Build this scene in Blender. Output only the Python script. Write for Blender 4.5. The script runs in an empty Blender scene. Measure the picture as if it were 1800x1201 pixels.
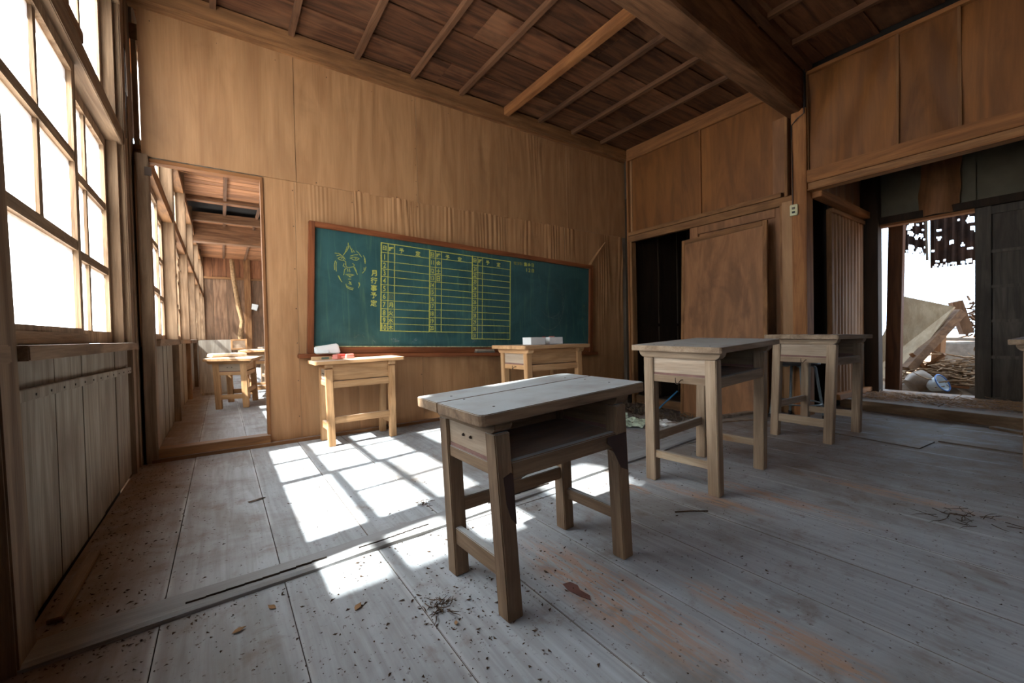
import bpy, bmesh, math, random
from mathutils import Vector, Matrix, noise
random.seed(7)
C = bpy.context.scene.collection
R = random.uniform
SC = bpy.context.scene
H = 0.727

# ------------------------------------------------------------------ camera
cam = bpy.data.cameras.new('camera'); camo = bpy.data.objects.new('camera', cam); C.objects.link(camo)
yaw, pit, rol = 0.609443, 0.0180507, -0.0222244
f_ = Vector((math.sin(yaw)*math.cos(pit), math.cos(yaw)*math.cos(pit), -math.sin(pit)))
r_ = Vector((math.cos(yaw), -math.sin(yaw), 0)); u_ = r_.cross(f_)
r2 = r_*math.cos(rol)+u_*math.sin(rol); u2 = -r_*math.sin(rol)+u_*math.cos(rol)
m = Matrix((r2, u2, -f_)).transposed().to_4x4(); m.translation = (0, 0, H)
camo.matrix_world = m
cam.sensor_width = 36; cam.lens = 731.48*36/1800; cam.clip_start = .02; cam.clip_end = 200
cam.dof.use_dof = True; cam.dof.focus_distance = 1.25; cam.dof.aperture_fstop = 5.6
SC.camera = camo
SC.view_settings.view_transform = 'Standard'; SC.view_settings.look = 'None'
SC.view_settings.gamma = 1; SC.view_settings.use_curve_mapping = False
SC.view_settings.exposure = 0.32
# ------------------------------------------------------------------ sky and sun
SKY = 4.3; SUN = 66.0
w = bpy.data.worlds.new('sky'); SC.world = w; w.use_nodes = True
bg = w.node_tree.nodes['Background']; bg.inputs[0].default_value = (.64, .81, 1.0, 1); bg.inputs[1].default_value = SKY
sun = bpy.data.lights.new('sun', 'SUN'); suno = bpy.data.objects.new('sun', sun); C.objects.link(suno)
sun.energy = SUN; sun.angle = .02; sun.color = (1, .95, .88)
suno.rotation_euler = Vector((1, .16, -1.18)).to_track_quat('-Z', 'Y').to_euler()
SC.cycles.max_bounces = 10; SC.cycles.diffuse_bounces = 6; SC.cycles.transparent_max_bounces = 12
SC.cycles.caustics_reflective = False; SC.cycles.caustics_refractive = False

# ------------------------------------------------------------------ materials
def lin(r, g, b):
    f = lambda c: (c/255/12.92 if c/255 <= .04045 else ((c/255+.055)/1.055)**2.4)
    return (f(r), f(g), f(b), 1)
class NT:
    def __init__(s, name):
        s.m = bpy.data.materials.new(name); s.m.use_nodes = True; s.t = s.m.node_tree; s.t.nodes.clear()
    def n(s, k, **kw):
        nd = s.t.nodes.new('ShaderNode'+k); ins = kw.pop('i', {})
        for a, v in kw.items(): setattr(nd, a, v)
        for a, v in ins.items():
            if isinstance(v, bpy.types.NodeSocket): s.t.links.new(v, nd.inputs[a])
            else: nd.inputs[a].default_value = v
        return nd
    def math(s, op, a, b=0.0, c=None, clamp=False):
        i = {0: a, 1: b}
        if c is not None: i[2] = c
        return s.n('Math', operation=op, use_clamp=clamp, i=i).outputs[0]
    def mix(s, f, a, b, mode='MIX'):
        return s.n('Mix', data_type='RGBA', blend_type=mode, i={0: f, 6: a, 7: b}).outputs[2]
    def rng(s, v, a, b, c=0.0, d=1.0):
        return s.n('MapRange', interpolation_type='SMOOTHSTEP', i={0: v, 1: a, 2: b, 3: c, 4: d}).outputs[0]
    def noise(s, vec, sc, det=4.0, dist=0.0, rough=.55):
        return s.n('TexNoise', i={'Vector': vec, 'Scale': sc, 'Detail': det, 'Distortion': dist, 'Roughness': rough}).outputs[0]
    def out(s, sh): s.n('OutputMaterial', i={0: sh}); return s.m
def wood(name, c1, c2, axis='z', grain=1.0, stain=None, stain_amt=.5, dust=0.0, dustcol=(172, 176, 178), rough=.75, var=.12, bump=.25, worn=None):
    t = NT(name); tc = t.n('TexCoord').outputs['Object']; oi = t.n('ObjectInfo').outputs['Random']
    off = t.n('CombineXYZ', i={0: t.math('MULTIPLY', oi, 37.0), 1: t.math('MULTIPLY', oi, 91.0), 2: t.math('MULTIPLY', oi, 53.0)}).outputs[0]
    p = t.n('VectorMath', operation='ADD', i={0: tc, 1: off}).outputs[0]
    def st(al, ac):
        s = [ac]*3; s['xyz'.index(axis)] = al
        return t.n('Mapping', i={'Vector': p, 'Scale': tuple(s)}).outputs[0]
    n1 = t.noise(st(.7*grain, 7*grain), 2.2, 5.0, 1.2); n2 = t.noise(st(3*grain, 70*grain), 2.5, 3.0); n3 = t.noise(p, 1.7, 4.0, .4)
    rings = t.n('TexWave', wave_type='BANDS', bands_direction='DIAGONAL', i={'Vector': st(.35*grain, 6*grain), 'Scale': 1.1, 'Distortion': 7.0, 'Detail': 2.0, 'Detail Scale': .8}).outputs[1]
    c = t.mix(t.rng(n1, .3, .7), lin(*c1), lin(*c2))
    c = t.mix(t.math('MULTIPLY', rings, .22), c, t.mix(.5, c, (.02, .012, .006, 1)))
    c = t.mix(t.rng(n2, .35, .7, 0, .35), c, t.mix(.55, c, (.015, .01, .006, 1)))
    if stain: c = t.mix(t.math('MULTIPLY', t.rng(n3, .52, .7), stain_amt), c, lin(*stain))
    if worn: c = t.mix(t.math('MULTIPLY', t.rng(t.noise(st(1.5, 5), 2.0, 5.0), .55, .62), .8), c, lin(*worn))
    hv = t.n('HueSaturation', i={'Color': c, 'Value': t.math('MULTIPLY_ADD', oi, 2*var, 1-var)}).outputs[0]
    if dust > 0:
        nz = t.n('SeparateXYZ', i={0: t.n('NewGeometry').outputs['Normal']}).outputs[2]
        dm = t.math('MULTIPLY', t.rng(nz, .55, .95), t.math('MULTIPLY', t.rng(t.noise(p, 9.0, 5.0), .2, .65, .6, 1.0), dust))
        hv = t.mix(dm, hv, lin(*dustcol))
    bm = t.n('Bump', i={'Strength': bump, 'Distance': .004, 'Height': t.math('ADD', n2, n1)}).outputs[0]
    b = t.n('BsdfPrincipled', i={'Base Color': hv, 'Roughness': rough, 'Normal': bm, 'Specular IOR Level': .25})
    return t.out(b.outputs[0])
def plain(name, c, rough=.6, metal=0.0, bump=0.0, var=.15, nscale=20.0):
    t = NT(name); tc = t.n('TexCoord').outputs['Object']; n = t.noise(tc, nscale, 4.0)
    col = t.mix(t.rng(n, .3, .75, 0, 1), lin(*c), tuple([x*(1-var*2) for x in lin(*c)[:3]]+[1]))
    b = t.n('BsdfPrincipled', i={'Base Color': col, 'Roughness': rough, 'Metallic': metal})
    if bump: t.t.links.new(t.n('Bump', i={'Strength': bump, 'Distance': .005, 'Height': n}).outputs[0], b.inputs['Normal'])
    return t.out(b.outputs[0])

def wpair(name, *a, **k):
    return {ax: wood(name+'_'+ax, *a, axis=ax, **k) for ax in 'xyz'}
M_frame = wpair('weathered_frame_wood', (150, 122, 96), (112, 86, 64), stain=(70, 52, 40), stain_amt=.45, dust=.35)
M_rail = wpair('brown_rail_wood', (152, 108, 70), (112, 76, 48), stain=(70, 44, 28), stain_amt=.4, dust=.3)
M_lightrail = wpair('pale_batten_wood', (158, 106, 64), (128, 82, 48), stain=(88, 56, 34), stain_amt=.3)
M_ceil = wood('ceiling_board_wood', (112, 72, 48), (64, 40, 27), 'x', stain=(150, 108, 78), stain_amt=.35, var=.22)
M_bat = wpair('ceiling_batten_wood', (118, 82, 58), (86, 58, 40), stain=(60, 38, 26))
M_beam = wpair('heavy_beam_wood', (132, 94, 66), (88, 58, 38), stain=(58, 38, 26), stain_amt=.6)
M_siding = wood('grey_siding_wood', (160, 148, 132), (126, 112, 96), 'z', stain=(96, 76, 58), stain_amt=.5, var=.1)
M_deskg = wpair('old_desk_wood', (172, 148, 124), (136, 112, 90), stain=(104, 84, 66), stain_amt=.4, dust=.75, dustcol=(168, 172, 172), bump=.35)
M_deskd = wpair('dark_desk_wood', (140, 114, 90), (104, 82, 64), stain=(70, 46, 36), stain_amt=.45, dust=.9, dustcol=(170, 176, 180), bump=.35)
M_desko = wpair('orange_desk_wood', (206, 162, 118), (178, 134, 92), stain=(140, 104, 74), stain_amt=.3, dust=.45, dustcol=(214, 206, 196))
M_worn = wood('worn_rail_wood', (188, 166, 140), (158, 134, 110), 'y', worn=(142, 108, 78), dust=.5)
M_shelf = wood('drawer_side_wood', (178, 158, 138), (156, 134, 114), 'y', stain=(140, 112, 96), stain_amt=.25)
M_reds = plain('faded_red_strip', (128, 92, 84), .8)
M_sash = wpair('window_sash_wood', (168, 140, 112), (118, 92, 70), stain=(74, 56, 44), stain_amt=.6, bump=.4)
M_bframe = wpair('chalkboard_frame_wood', (136, 78, 46), (106, 58, 34), rough=.5)
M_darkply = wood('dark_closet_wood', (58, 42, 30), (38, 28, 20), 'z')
M_darkdoor = wood('grey_board_door_wood', (92, 84, 76), (66, 60, 54), 'z', stain=(46, 38, 34))
M_old = wpair('rough_old_wood', (140, 104, 74), (100, 72, 50), stain=(70, 50, 36), dust=.2)
M_wallb = wood('far_wall_board', (140, 108, 84), (104, 78, 60), 'z', stain=(78, 58, 46), var=.2)
M_wallr = wood('far_wall_red_board', (150, 100, 68), (112, 72, 50), 'z', var=.2)
M_ceilb = wood('next_room_ceiling_board', (176, 122, 84), (128, 84, 56), 'x', stain=(100, 64, 42), var=.2)
M_metal = plain('rusty_hook_metal', (70, 56, 48), .5, .7)
M_black = plain('black_metal', (28, 28, 32), .45, .3)
M_blue = plain('stool_leg_enamel', (110, 120, 126), .35, .3)
M_paper = plain('white_paper', (226, 228, 228), .9, nscale=6, var=.06)
M_red = plain('red_eraser', (205, 62, 52), .7)
M_pink = plain('pink_dusty_eraser', (205, 128, 116), .85)
M_cream = plain('cream_plastic', (196, 190, 150), .5)
M_dirt = plain('debris', (84, 64, 48), .95, var=.35, nscale=60)
M_twig = plain('dry_twigs', (150, 116, 82), .9, var=.3, nscale=30)
M_earth = plain('yard_earth', (120, 96, 74), 1.0, bump=.6, var=.3, nscale=5)
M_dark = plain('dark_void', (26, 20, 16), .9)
M_plaster = plain('old_plaster', (112, 106, 90), .9, var=.2, nscale=3)
M_ccal = plain('white_plaster_chunk', (206, 204, 200), .95, bump=.4)
M_rust = plain('rusty_sheet_iron', (78, 52, 40), .9, 0, var=.35, nscale=9)
M_map = plain('printed_paper_scrap', (196, 212, 190), .9, var=.25, nscale=30)
M_bluep = plain('blue_plastic', (40, 130, 190), .4)
M_gkh = plain('enamel_white', (215, 222, 226), .35, var=.05)
M_gkb = plain('enamel_blue', (52, 92, 150), .35, var=.05)
M_card = plain('cardboard', (206, 170, 130), .85)
M_bark = plain('branch_bark', (150, 116, 80), .9, var=.25, nscale=25, bump=.4)
M_boxg = plain('grey_and_box_side_shade', (104, 96, 86), .85)  # plain grey, also the painted shade on a chalk box side
M_book = plain('book_pages', (214, 202, 184), .85)

def plywood(name, c1, c2, stain, amt=.35):
    t = NT(name); tc = t.n('TexCoord').outputs['Object']; oi = t.n('ObjectInfo').outputs['Random']
    off = t.n('CombineXYZ', i={0: t.math('MULTIPLY', oi, 17.0), 1: t.math('MULTIPLY', oi, 31.0), 2: t.math('MULTIPLY', oi, 23.0)}).outputs[0]
    p = t.n('VectorMath', operation='ADD', i={0: tc, 1: off}).outputs[0]
    a = t.noise(t.n('Mapping', i={'Vector': p, 'Scale': (3.5, 3.5, .5)}).outputs[0], 2.0, 5.0, 1.5)
    fine = t.noise(t.n('Mapping', i={'Vector': p, 'Scale': (60, 60, 1.6)}).outputs[0], 2.0, 3.0)
    s = t.noise(t.n('Mapping', i={'Vector': p, 'Scale': (1.6, 1.6, .9)}).outputs[0], 1.6, 5.0, .8, .6)
    c = t.mix(t.rng(a, .3, .7), lin(*c1), lin(*c2))
    c = t.mix(t.rng(fine, .3, .75, 0, .25), c, t.mix(.5, c, (.03, .018, .008, 1)))
    c = t.mix(t.math('MULTIPLY', t.rng(s, .52, .74), amt), c, lin(*stain))
    c = t.n('HueSaturation', i={'Color': c, 'Value': t.math('MULTIPLY_ADD', oi, .24, .86)}).outputs[0]
    b = t.n('BsdfPrincipled', i={'Base Color': c, 'Roughness': .6, 'Specular IOR Level': .3, 'Normal': t.n('Bump', i={'Strength': .12, 'Distance': .004, 'Height': fine}).outputs[0]})
    return t.out(b.outputs[0])
M_ply = plywood('wall_plywood', (174, 130, 90), (152, 110, 74), (104, 74, 50))
M_plyo = plywood('orange_plywood', (132, 84, 42), (104, 64, 32), (70, 42, 22))
M_plyd = plywood('brown_plywood', (146, 100, 66), (116, 78, 50), (78, 48, 30), .7)
M_plyslab = plywood('yard_plywood', (206, 182, 148), (180, 152, 118), (130, 110, 90))

# floor boards: pale dust over grey wood, dirt gathered near the window wall, orange wood where it is worn bare
def floor_mat():
    t = NT('dusty_floorboards'); P = t.n('NewGeometry').outputs['Position']; oi = t.n('ObjectInfo').outputs['Random']
    sp = t.n('SeparateXYZ', i={0: P}); X, Y = sp.outputs[0], sp.outputs[1]
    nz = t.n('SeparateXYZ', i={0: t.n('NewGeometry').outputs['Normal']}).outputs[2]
    off = t.n('CombineXYZ', i={0: t.math('MULTIPLY', oi, 5.0), 1: t.math('MULTIPLY', oi, 9.0), 2: 0.0}).outputs[0]
    p = t.n('VectorMath', operation='ADD', i={0: P, 1: off}).outputs[0]
    g1 = t.noise(t.n('Mapping', i={'Vector': p, 'Scale': (14, .9, 1)}).outputs[0], 2.0, 5.0, 1.4)
    g2 = t.noise(t.n('Mapping', i={'Vector': p, 'Scale': (70, 2.4, 1)}).outputs[0], 2.0, 3.0)
    big = t.noise(P, 1.5, 6.0, .5, .62); mid = t.noise(P, 7.0, 6.0, .3, .65)
    speck = t.noise(P, 95.0, 3.0); spk2 = t.noise(P, 38.0, 4.0)
    c = t.mix(t.rng(g1, .3, .72), lin(168, 174, 182), lin(148, 152, 157))
    c = t.mix(t.rng(g2, .4, .75, 0, .14), c, lin(128, 122, 116))
    c = t.mix(t.rng(big, .44, .66, 0, .6), c, lin(104, 92, 84))
    c = t.mix(t.rng(mid, .54, .7, 0, .5), c, lin(112, 92, 76))
    # brown dirt towards the window wall and towards the far right
    d1 = t.rng(X, .12, -.42, 0, .75); d2 = t.rng(X, 1.2, 3.8, 0, .8)
    c = t.mix(t.math('MULTIPLY', t.math('MAXIMUM', d1, d2), t.rng(mid, .3, .6, .45, 1)), c, lin(116, 92, 72))
    # pale dust ridges along the joints
    fx = t.math('ABSOLUTE', t.math('SUBTRACT', t.math('FRACT', t.math('DIVIDE', t.math('ADD', X, .15+2.85+.1425), .285)), .5))
    c = t.mix(t.math('MULTIPLY', t.rng(fx, .06, .0, 0, .6), t.rng(t.noise(P, 3.0, 3.0), .4, .6)), c, lin(196, 200, 206))
    # bare worn streaks
    def spot(x, y, rx, ry, sh):
        xx = t.math('DIVIDE', t.math('SUBTRACT', t.math('SUBTRACT', X, x), t.math('MULTIPLY', t.math('SUBTRACT', Y, y), sh)), rx)
        yy = t.math('DIVIDE', t.math('SUBTRACT', Y, y), ry)
        return t.rng(t.math('ADD', t.math('MULTIPLY', xx, xx), t.math('MULTIPLY', yy, yy)), 1.2, .1)
    sps = [spot(.86, .80, .12, .40, .0), spot(1.7, 1.02, .06, .3, -.05), spot(1.93, .82, .06, .4, 0), spot(1.08, .45, .06, .3, 0), spot(2.35, .55, .06, .35, 0), spot(1.55, 1.28, .05, .12, 0)]
    m_ = sps[0]
    for q in sps[1:]: m_ = t.math('MAXIMUM', m_, q)
    st = t.noise(t.n('Mapping', i={'Vector': P, 'Scale': (40, 6, 1)}).outputs[0], 1.6, 6.0, .8, .7)
    c = t.mix(t.math('MULTIPLY', m_, t.rng(st, .42, .56, 0, .62)), c, lin(184, 138, 104))
    # bits of dirt
    dens = t.math('MULTIPLY', t.rng(spk2, .5, .62), t.rng(speck, .58, .66))
    c = t.mix(t.math('MULTIPLY', dens, .8), c, lin(74, 54, 42))
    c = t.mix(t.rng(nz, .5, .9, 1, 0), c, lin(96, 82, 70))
    c = t.n('HueSaturation', i={'Color': c, 'Value': t.math('MULTIPLY_ADD', oi, .12, .94)}).outputs[0]
    b = t.n('BsdfPrincipled', i={'Base Color': c, 'Roughness': .62, 'Specular IOR Level': .3, 'Normal': t.n('Bump', i={'Strength': .2, 'Distance': .004, 'Height': t.math('ADD', mid, t.math('MULTIPLY', speck, .6))}).outputs[0]})
    return t.out(b.outputs[0])
M_floor = floor_mat()
def board_mat():
    t = NT('green_chalkboard'); P = t.n('TexCoord').outputs['Object']
    a = t.noise(t.n('Mapping', i={'Vector': P, 'Scale': (1.3, 1, 1.6)}).outputs[0], 2.0, 5.0, 1.0)
    s = t.noise(t.n('Mapping', i={'Vector': P, 'Scale': (14, 1, 1.2)}).outputs[0], 1.5, 5.0, 1.5)
    c = t.mix(t.rng(a, .3, .7), lin(34, 66, 68), lin(48, 84, 84))
    c = t.mix(t.rng(s, .5, .8, 0, .35), c, lin(96, 126, 92))
    b = t.n('BsdfPrincipled', i={'Base Color': c, 'Roughness': .48, 'Specular IOR Level': .4})
    return t.out(b.outputs[0])
M_board = board_mat()
def chalk(name, c, a):
    t = NT(name); P = t.n('TexCoord').outputs['Object']; n = t.noise(P, 240.0, 2.0)
    b = t.n('BsdfPrincipled', i={'Base Color': lin(*c), 'Roughness': .95, 'Alpha': t.rng(n, .25, .6, a*.45, a)})
    return t.out(b.outputs[0])
M_chy = chalk('yellow_chalk', (186, 184, 84), 1.0); M_chf = chalk('faint_yellow_chalk', (170, 172, 90), .55); M_chw = chalk('white_chalk', (190, 200, 196), .4)
def glass_mat():
    t = NT('frosted_dusty_glass'); P = t.n('TexCoord').outputs['Object']
    n = t.noise(t.n('Mapping', i={'Vector': P, 'Scale': (2, 2, .8)}).outputs[0], 3.0, 5.0, 1.2)
    tr = t.n('BsdfTransparent', i={0: (.93, .97, .98, 1)}).outputs[0]; tl = t.n('BsdfTranslucent', i={0: (.86, .90, .92, 1)}).outputs[0]
    gl = t.n('BsdfGlossy', i={0: (.9, .95, 1, 1), 1: .12}).outputs[0]
    bf = t.n('NewGeometry').outputs['Backfacing']
    a = t.n('MixShader', i={0: t.math('MULTIPLY', t.rng(n, .3, .7, .5, .72), t.math('SUBTRACT', 1.0, bf)), 1: tr, 2: tl}).outputs[0]
    return t.out(t.n('MixShader', i={0: .05, 1: a, 2: gl}).outputs[0])
M_glass = glass_mat()

# ------------------------------------------------------------------ mesh helpers
class MB:
    def __init__(s): s.v = []; s.f = []
    def hexa(s, c):
        n = len(s.v); s.v += [tuple(p) for p in c]
        s.f += [tuple(n+i for i in q) for q in ((0, 3, 2, 1), (4, 5, 6, 7), (0, 1, 5, 4), (1, 2, 6, 5), (2, 3, 7, 6), (3, 0, 4, 7))]
        return s
    def box(s, x0, x1, y0, y1, z0, z1):
        return s.hexa([(x0, y0, z0), (x1, y0, z0), (x1, y1, z0), (x0, y1, z0), (x0, y0, z1), (x1, y0, z1), (x1, y1, z1), (x0, y1, z1)])
    def rbox(s, x0, x1, y0, y1, z0, z1, j=.002):   # a slightly uneven box
        n = len(s.v); s.box(x0, x1, y0, y1, z0, z1)
        for k in range(n, len(s.v)): s.v[k] = tuple(a+R(-j, j) for a in s.v[k])
        return s
    def bar(s, a, b, w, h, up=(0, 0, 1)):           # straight bar from a to b
        a, b = Vector(a), Vector(b); d = (b-a).normalized(); u = Vector(up); q = d.cross(u)
        if q.length < 1e-4: q = d.cross(Vector((1, 0, 0)))
        q.normalize(); u = q.cross(d).normalized(); c = []
        for p in (a, b):
            for i, k in ((-1, -1), (1, -1), (1, 1), (-1, 1)): c.append(p+q*(i*w/2)+u*(k*h/2))
        return s.hexa(c)
    def prism(s, prof, f):                          # prof: 2-D points, f(p, t) -> 3-D, t in (0,1)
        n = len(s.v); k = len(prof); s.v += [tuple(f(p, 0)) for p in prof]+[tuple(f(p, 1)) for p in prof]
        s.f += [tuple(range(n+k-1, n-1, -1)), tuple(range(n+k, n+2*k))]
        s.f += [(n+i, n+(i+1) % k, n+k+(i+1) % k, n+k+i) for i in range(k)]
        return s
    def tube(s, pts, rad, seg=6):
        n = len(s.v); P = [Vector(p) for p in pts]; L = len(P)
        rr = rad if isinstance(rad, (list, tuple)) else [rad]*L
        for i, p in enumerate(P):
            d = (P[min(i+1, L-1)]-P[max(i-1, 0)]).normalized(); a = d.cross(Vector((0, 0, 1)))
            if a.length < .05: a = d.cross(Vector((1, 0, 0)))
            a.normalize(); b = d.cross(a)
            for k in range(seg):
                t = 2*math.pi*k/seg; s.v.append(tuple(p+(a*math.cos(t)+b*math.sin(t))*rr[i]))
        for i in range(L-1):
            for k in range(seg): s.f.append((n+i*seg+k, n+i*seg+(k+1) % seg, n+(i+1)*seg+(k+1) % seg, n+(i+1)*seg+k))
        s.f += [tuple(n+k for k in range(seg-1, -1, -1)), tuple(n+(L-1)*seg+k for k in range(seg))]
        return s
    def lathe(s, prof, c=(0, 0, 0), seg=24):
        n = len(s.v); L = len(prof)
        for r, z in prof:
            for k in range(seg): t = 2*math.pi*k/seg; s.v.append((c[0]+r*math.cos(t), c[1]+r*math.sin(t), c[2]+z))
        for i in range(L-1):
            for k in range(seg): s.f.append((n+i*seg+k, n+i*seg+(k+1) % seg, n+(i+1)*seg+(k+1) % seg, n+(i+1)*seg+k))
        s.f += [tuple(n+k for k in range(seg-1, -1, -1)), tuple(n+(L-1)*seg+k for k in range(seg))]
        return s
    def map(s, fn): s.v = [tuple(fn(*p)) for p in s.v]; return s
def obj(name, mb, mat, parent=None, bevel=0, smooth=False, kind=None):
    me = bpy.data.meshes.new(name); me.from_pydata(mb.v, [], mb.f); me.materials.append(mat)
    bm = bmesh.new(); bm.from_mesh(me); bmesh.ops.recalc_face_normals(bm, faces=bm.faces)
    if bevel:
        bmesh.ops.bevel(bm, geom=[e for e in bm.edges if len(e.link_faces) == 2 and e.calc_face_angle(0) > .5], offset=bevel, segments=2, affect='EDGES', clamp_overlap=True)
    if smooth:
        for f in bm.faces: f.smooth = True
    bm.to_mesh(me); bm.free()
    if smooth: me.set_sharp_from_angle(angle=.7)
    o = bpy.data.objects.new(name, me); C.objects.link(o)
    if parent is not None: o.parent = parent
    if kind: o['kind'] = kind
    return o
def box(name, x0, x1, y0, y1, z0, z1, mat, parent=None, bevel=0, j=0):
    mb = MB().rbox(x0, x1, y0, y1, z0, z1, j) if j else MB().box(x0, x1, y0, y1, z0, z1)
    return obj(name, mb, mat, parent, bevel)
def empty(name, loc=(0, 0, 0)):
    o = bpy.data.objects.new(name, None); o.empty_display_size = .1; C.objects.link(o); o.location = loc; return o
def tag(o, label, cat, group=None, kind=None):
    o['label'] = label; o['category'] = cat
    if group: o['group'] = group
    if kind: o['kind'] = kind
    return o
def struct(name, label, cat, loc=(0, 0, 0)): return tag(empty(name, loc), label, cat, kind='structure')
def sheet(name, f, nu, nv, mat, parent, th=.004):      # thin curved board; f(u,v)->(point, normal offset direction)
    v = []; F = []
    n = Vector(f(0, 0)[1])*th
    for side in (0, 1):
        for i in range(nu+1):
            for k in range(nv+1):
                p = Vector(f(i/nu, k/nv)[0])-(n if side else Vector()); v.append(tuple(p))
    W = nv+1; N = (nu+1)*W
    for i in range(nu):
        for k in range(nv):
            a = i*W+k; F.append((a, a+W, a+W+1, a+1)); F.append((N+a, N+a+1, N+a+W+1, N+a+W))
    for i in range(nu):
        for a in (i*W, i*W+nv): F.append((a, a+W, N+a+W, N+a))
    for k in range(nv):
        for a in (k, nu*W+k): F.append((a, a+1, N+a+1, N+a))
    mb = MB(); mb.v = v; mb.f = F
    return obj(name, mb, mat, parent, smooth=True)
YB, XR, XW = 3.31, 4.0, -.42      # board wall, right wall, window wall
ZC = 2.86

# ------------------------------------------------------------------ floors
floor = struct('floor', 'classroom floor of wide dusty grey boards', 'floor')
box('subfloor', -.6, 5.0, -3.5, 1.45, -.12, -.07, M_dark, floor)
box('subfloor', -.6, 5.0, 1.45, 3.45, -.25, -.16, M_dark, floor)
def boards(x0, x1, y0, y1, par, z=0.0):
    xs = [x0]+[-.15+.285*k for k in range(-2, 30) if x0+.05 < -.15+.285*k < x1-.05]+[x1]
    for a, b in zip(xs, xs[1:]):
        cuts = [y0]
        if y1-y0 > 3.5: cuts.append(y0+R(.3, .6)*(y1-y0))
        cuts.append(y1)
        for c, d in zip(cuts, cuts[1:]):
            mb = MB(); n = 8; e0 = R(-.0012, .0012); e1 = R(-.0012, .0012); g0 = .0007+R(0, .0012)
            A = a+(g0 if a > x0 else 0); B = b-(g0 if b < x1 else 0)
            prof = [(c+(d-c)*i/n) for i in range(n+1)]
            for i in range(n):
                j0, j1 = R(0, .001), R(0, .001)
                mb.hexa([(A, prof[i], z-.03), (B, prof[i], z-.03), (B, prof[i+1], z-.03), (A, prof[i+1], z-.03),
                         (A, prof[i]+(.001 if i == 0 else 0), z+e0), (B, prof[i]+(.001 if i == 0 else 0), z+e1), (B, prof[i+1]-(.001 if i == n-1 else 0), z+e1), (A, prof[i+1]-(.001 if i == n-1 else 0), z+e0)])
            # one clean hexahedron is enough
            mb = MB().hexa([(A, c+.001, z-.03), (B, c+.001, z-.03), (B, d-.001, z-.03), (A, d-.001, z-.03), (A, c+.001, z+e0), (B, c+.001, z+e1), (B, d-.001, z+e1), (A, d-.001, z+e0)])
            obj('floorboard', mb, M_floor, par, .0012)
boards(-.42, 1.275, -3.4, 1.43, floor)
boards(1.275, 4.7, -3.4, 1.53, floor)
boards(-.42, 1.275, 1.431, 3.27, floor)
boards(1.275, 2.95, 1.531, 3.27, floor)
boards(2.95, 4.3, 1.531, 1.80, floor)
boards(2.95, 4.0, 1.80, 3.27, floor, -.13)
box('joist', 2.93, 2.97, 1.8, 3.27, -.14, -.01, M_old['y'], floor)
box('joist', 2.97, 4.0, 1.79, 1.83, -.14, -.01, M_old['x'], floor)
# the worn batten lying across the boards, with a split along it
mb = MB(); P = []
for i in range(41):
    x = -.42+3.2*i/40; yn = 1.372+.062*(x+.42)+.010*noise.noise((x*2.2, 3, 1)); yf = yn+.118+.01*noise.noise((x*1.7, 9, 1)); zt = .016+.006*noise.noise((x*3, 5, 2))
    P.append((x, yn, yf, zt))
prof_n = 6
for (x, yn, yf, zt) in P:
    for (yy, zz) in ((yn, -.02), (yn, zt-.006), (yn+.012, zt), (yf-.012, zt-.004), (yf, zt-.012), (yf, -.02)): mb.v.append((x, yy, zz))
for i in range(40):
    for k in range(6): a = i*6+k; b = i*6+(k+1) % 6; mb.f.append((a, b, b+6, a+6))
mb.f += [tuple(range(6)), tuple(40*6+k for k in range(5, -1, -1))]
obj('cross_batten', mb, wood('grey_batten_wood', (150, 149, 150), (118, 114, 110), 'x', stain=(86, 76, 68), dust=.5, dustcol=(160, 164, 170), bump=.6), floor)
mb = MB()
for (xa, xb, off) in ((-.10, .26, .035), (.36, .62, .025), (.9, 1.25, .04)):
    for k in range(8):
        x = xa+(xb-xa)*k/8; y = 1.372+.062*(x+.42)+off+.006*noise.noise((x*6, 1, 1)); w_ = .0009*math.sin(math.pi*(k+.5)/8)
        x1 = xa+(xb-xa)*(k+1)/8; mb.hexa([(x, y-w_, .010), (x1, y-w_, .010), (x1, y+w_, .010), (x, y+w_, .010), (x, y-w_, .0205), (x1, y-w_, .0205), (x1, y+w_, .0205), (x, y+w_, .0205)])
obj('split', mb, plain('split_shadow_brown', (64, 52, 44), .95), floor)
# edges of boards laid on top, at the right
obj('patch_board', MB().hexa([(3.62, .60, 0), (4.32, .64, 0), (4.25, -.6, 0), (3.55, -.62, 0), (3.62, .60, .008), (4.32, .64, .008), (4.25, -.6, .008), (3.55, -.62, .008)]), M_floor, floor)
obj('patch_board', MB().hexa([(3.42, 1.16, 0), (3.66, 1.15, 0), (3.59, .61, 0), (3.33, .63, 0), (3.42, 1.16, .006), (3.66, 1.15, .006), (3.59, .61, .006), (3.33, .63, .006)]), M_floor, floor)
# raised porch floor
porch = struct('floor', 'raised wooden step and porch floor strewn with straw', 'step')
obj('step_beam', MB().hexa([(4.56, 1.38, .0), (4.66, 1.38, .0), (4.16, -2.2, .0), (4.06, -2.2, .0), (4.53, 1.38, .085), (4.66, 1.38, .085), (4.16, -2.2, .085), (4.03, -2.2, .085)]), M_frame['y'], porch, .004)
for k in range(6):
    a, b = 1.38-.62*k, 1.38-.62*(k+1)
    x0 = 4.57+(a-1.38)*.14; x1 = 4.57+(b-1.38)*.14
    obj('porch_board', MB().hexa([(x1+.08, b+.004, .05), (5.5, b+.004, .05), (5.5, a-.004, .05), (x0+.08, a-.004, .05), (x1+.08, b+.004, .083), (5.5, b+.004, .083), (5.5, a-.004, .083), (x0+.08, a-.004, .083)]), M_old['x'], porch)
# next room floor
floorb = struct('floor', 'pale dusty board floor of the room beyond the doorway', 'floor')
box('subfloor', -.6, 4.2, 3.46, 13.2, -.12, -.05, M_dark, floorb)
boards(-.42, 4.0, 3.40, 12.8, floorb)

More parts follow.
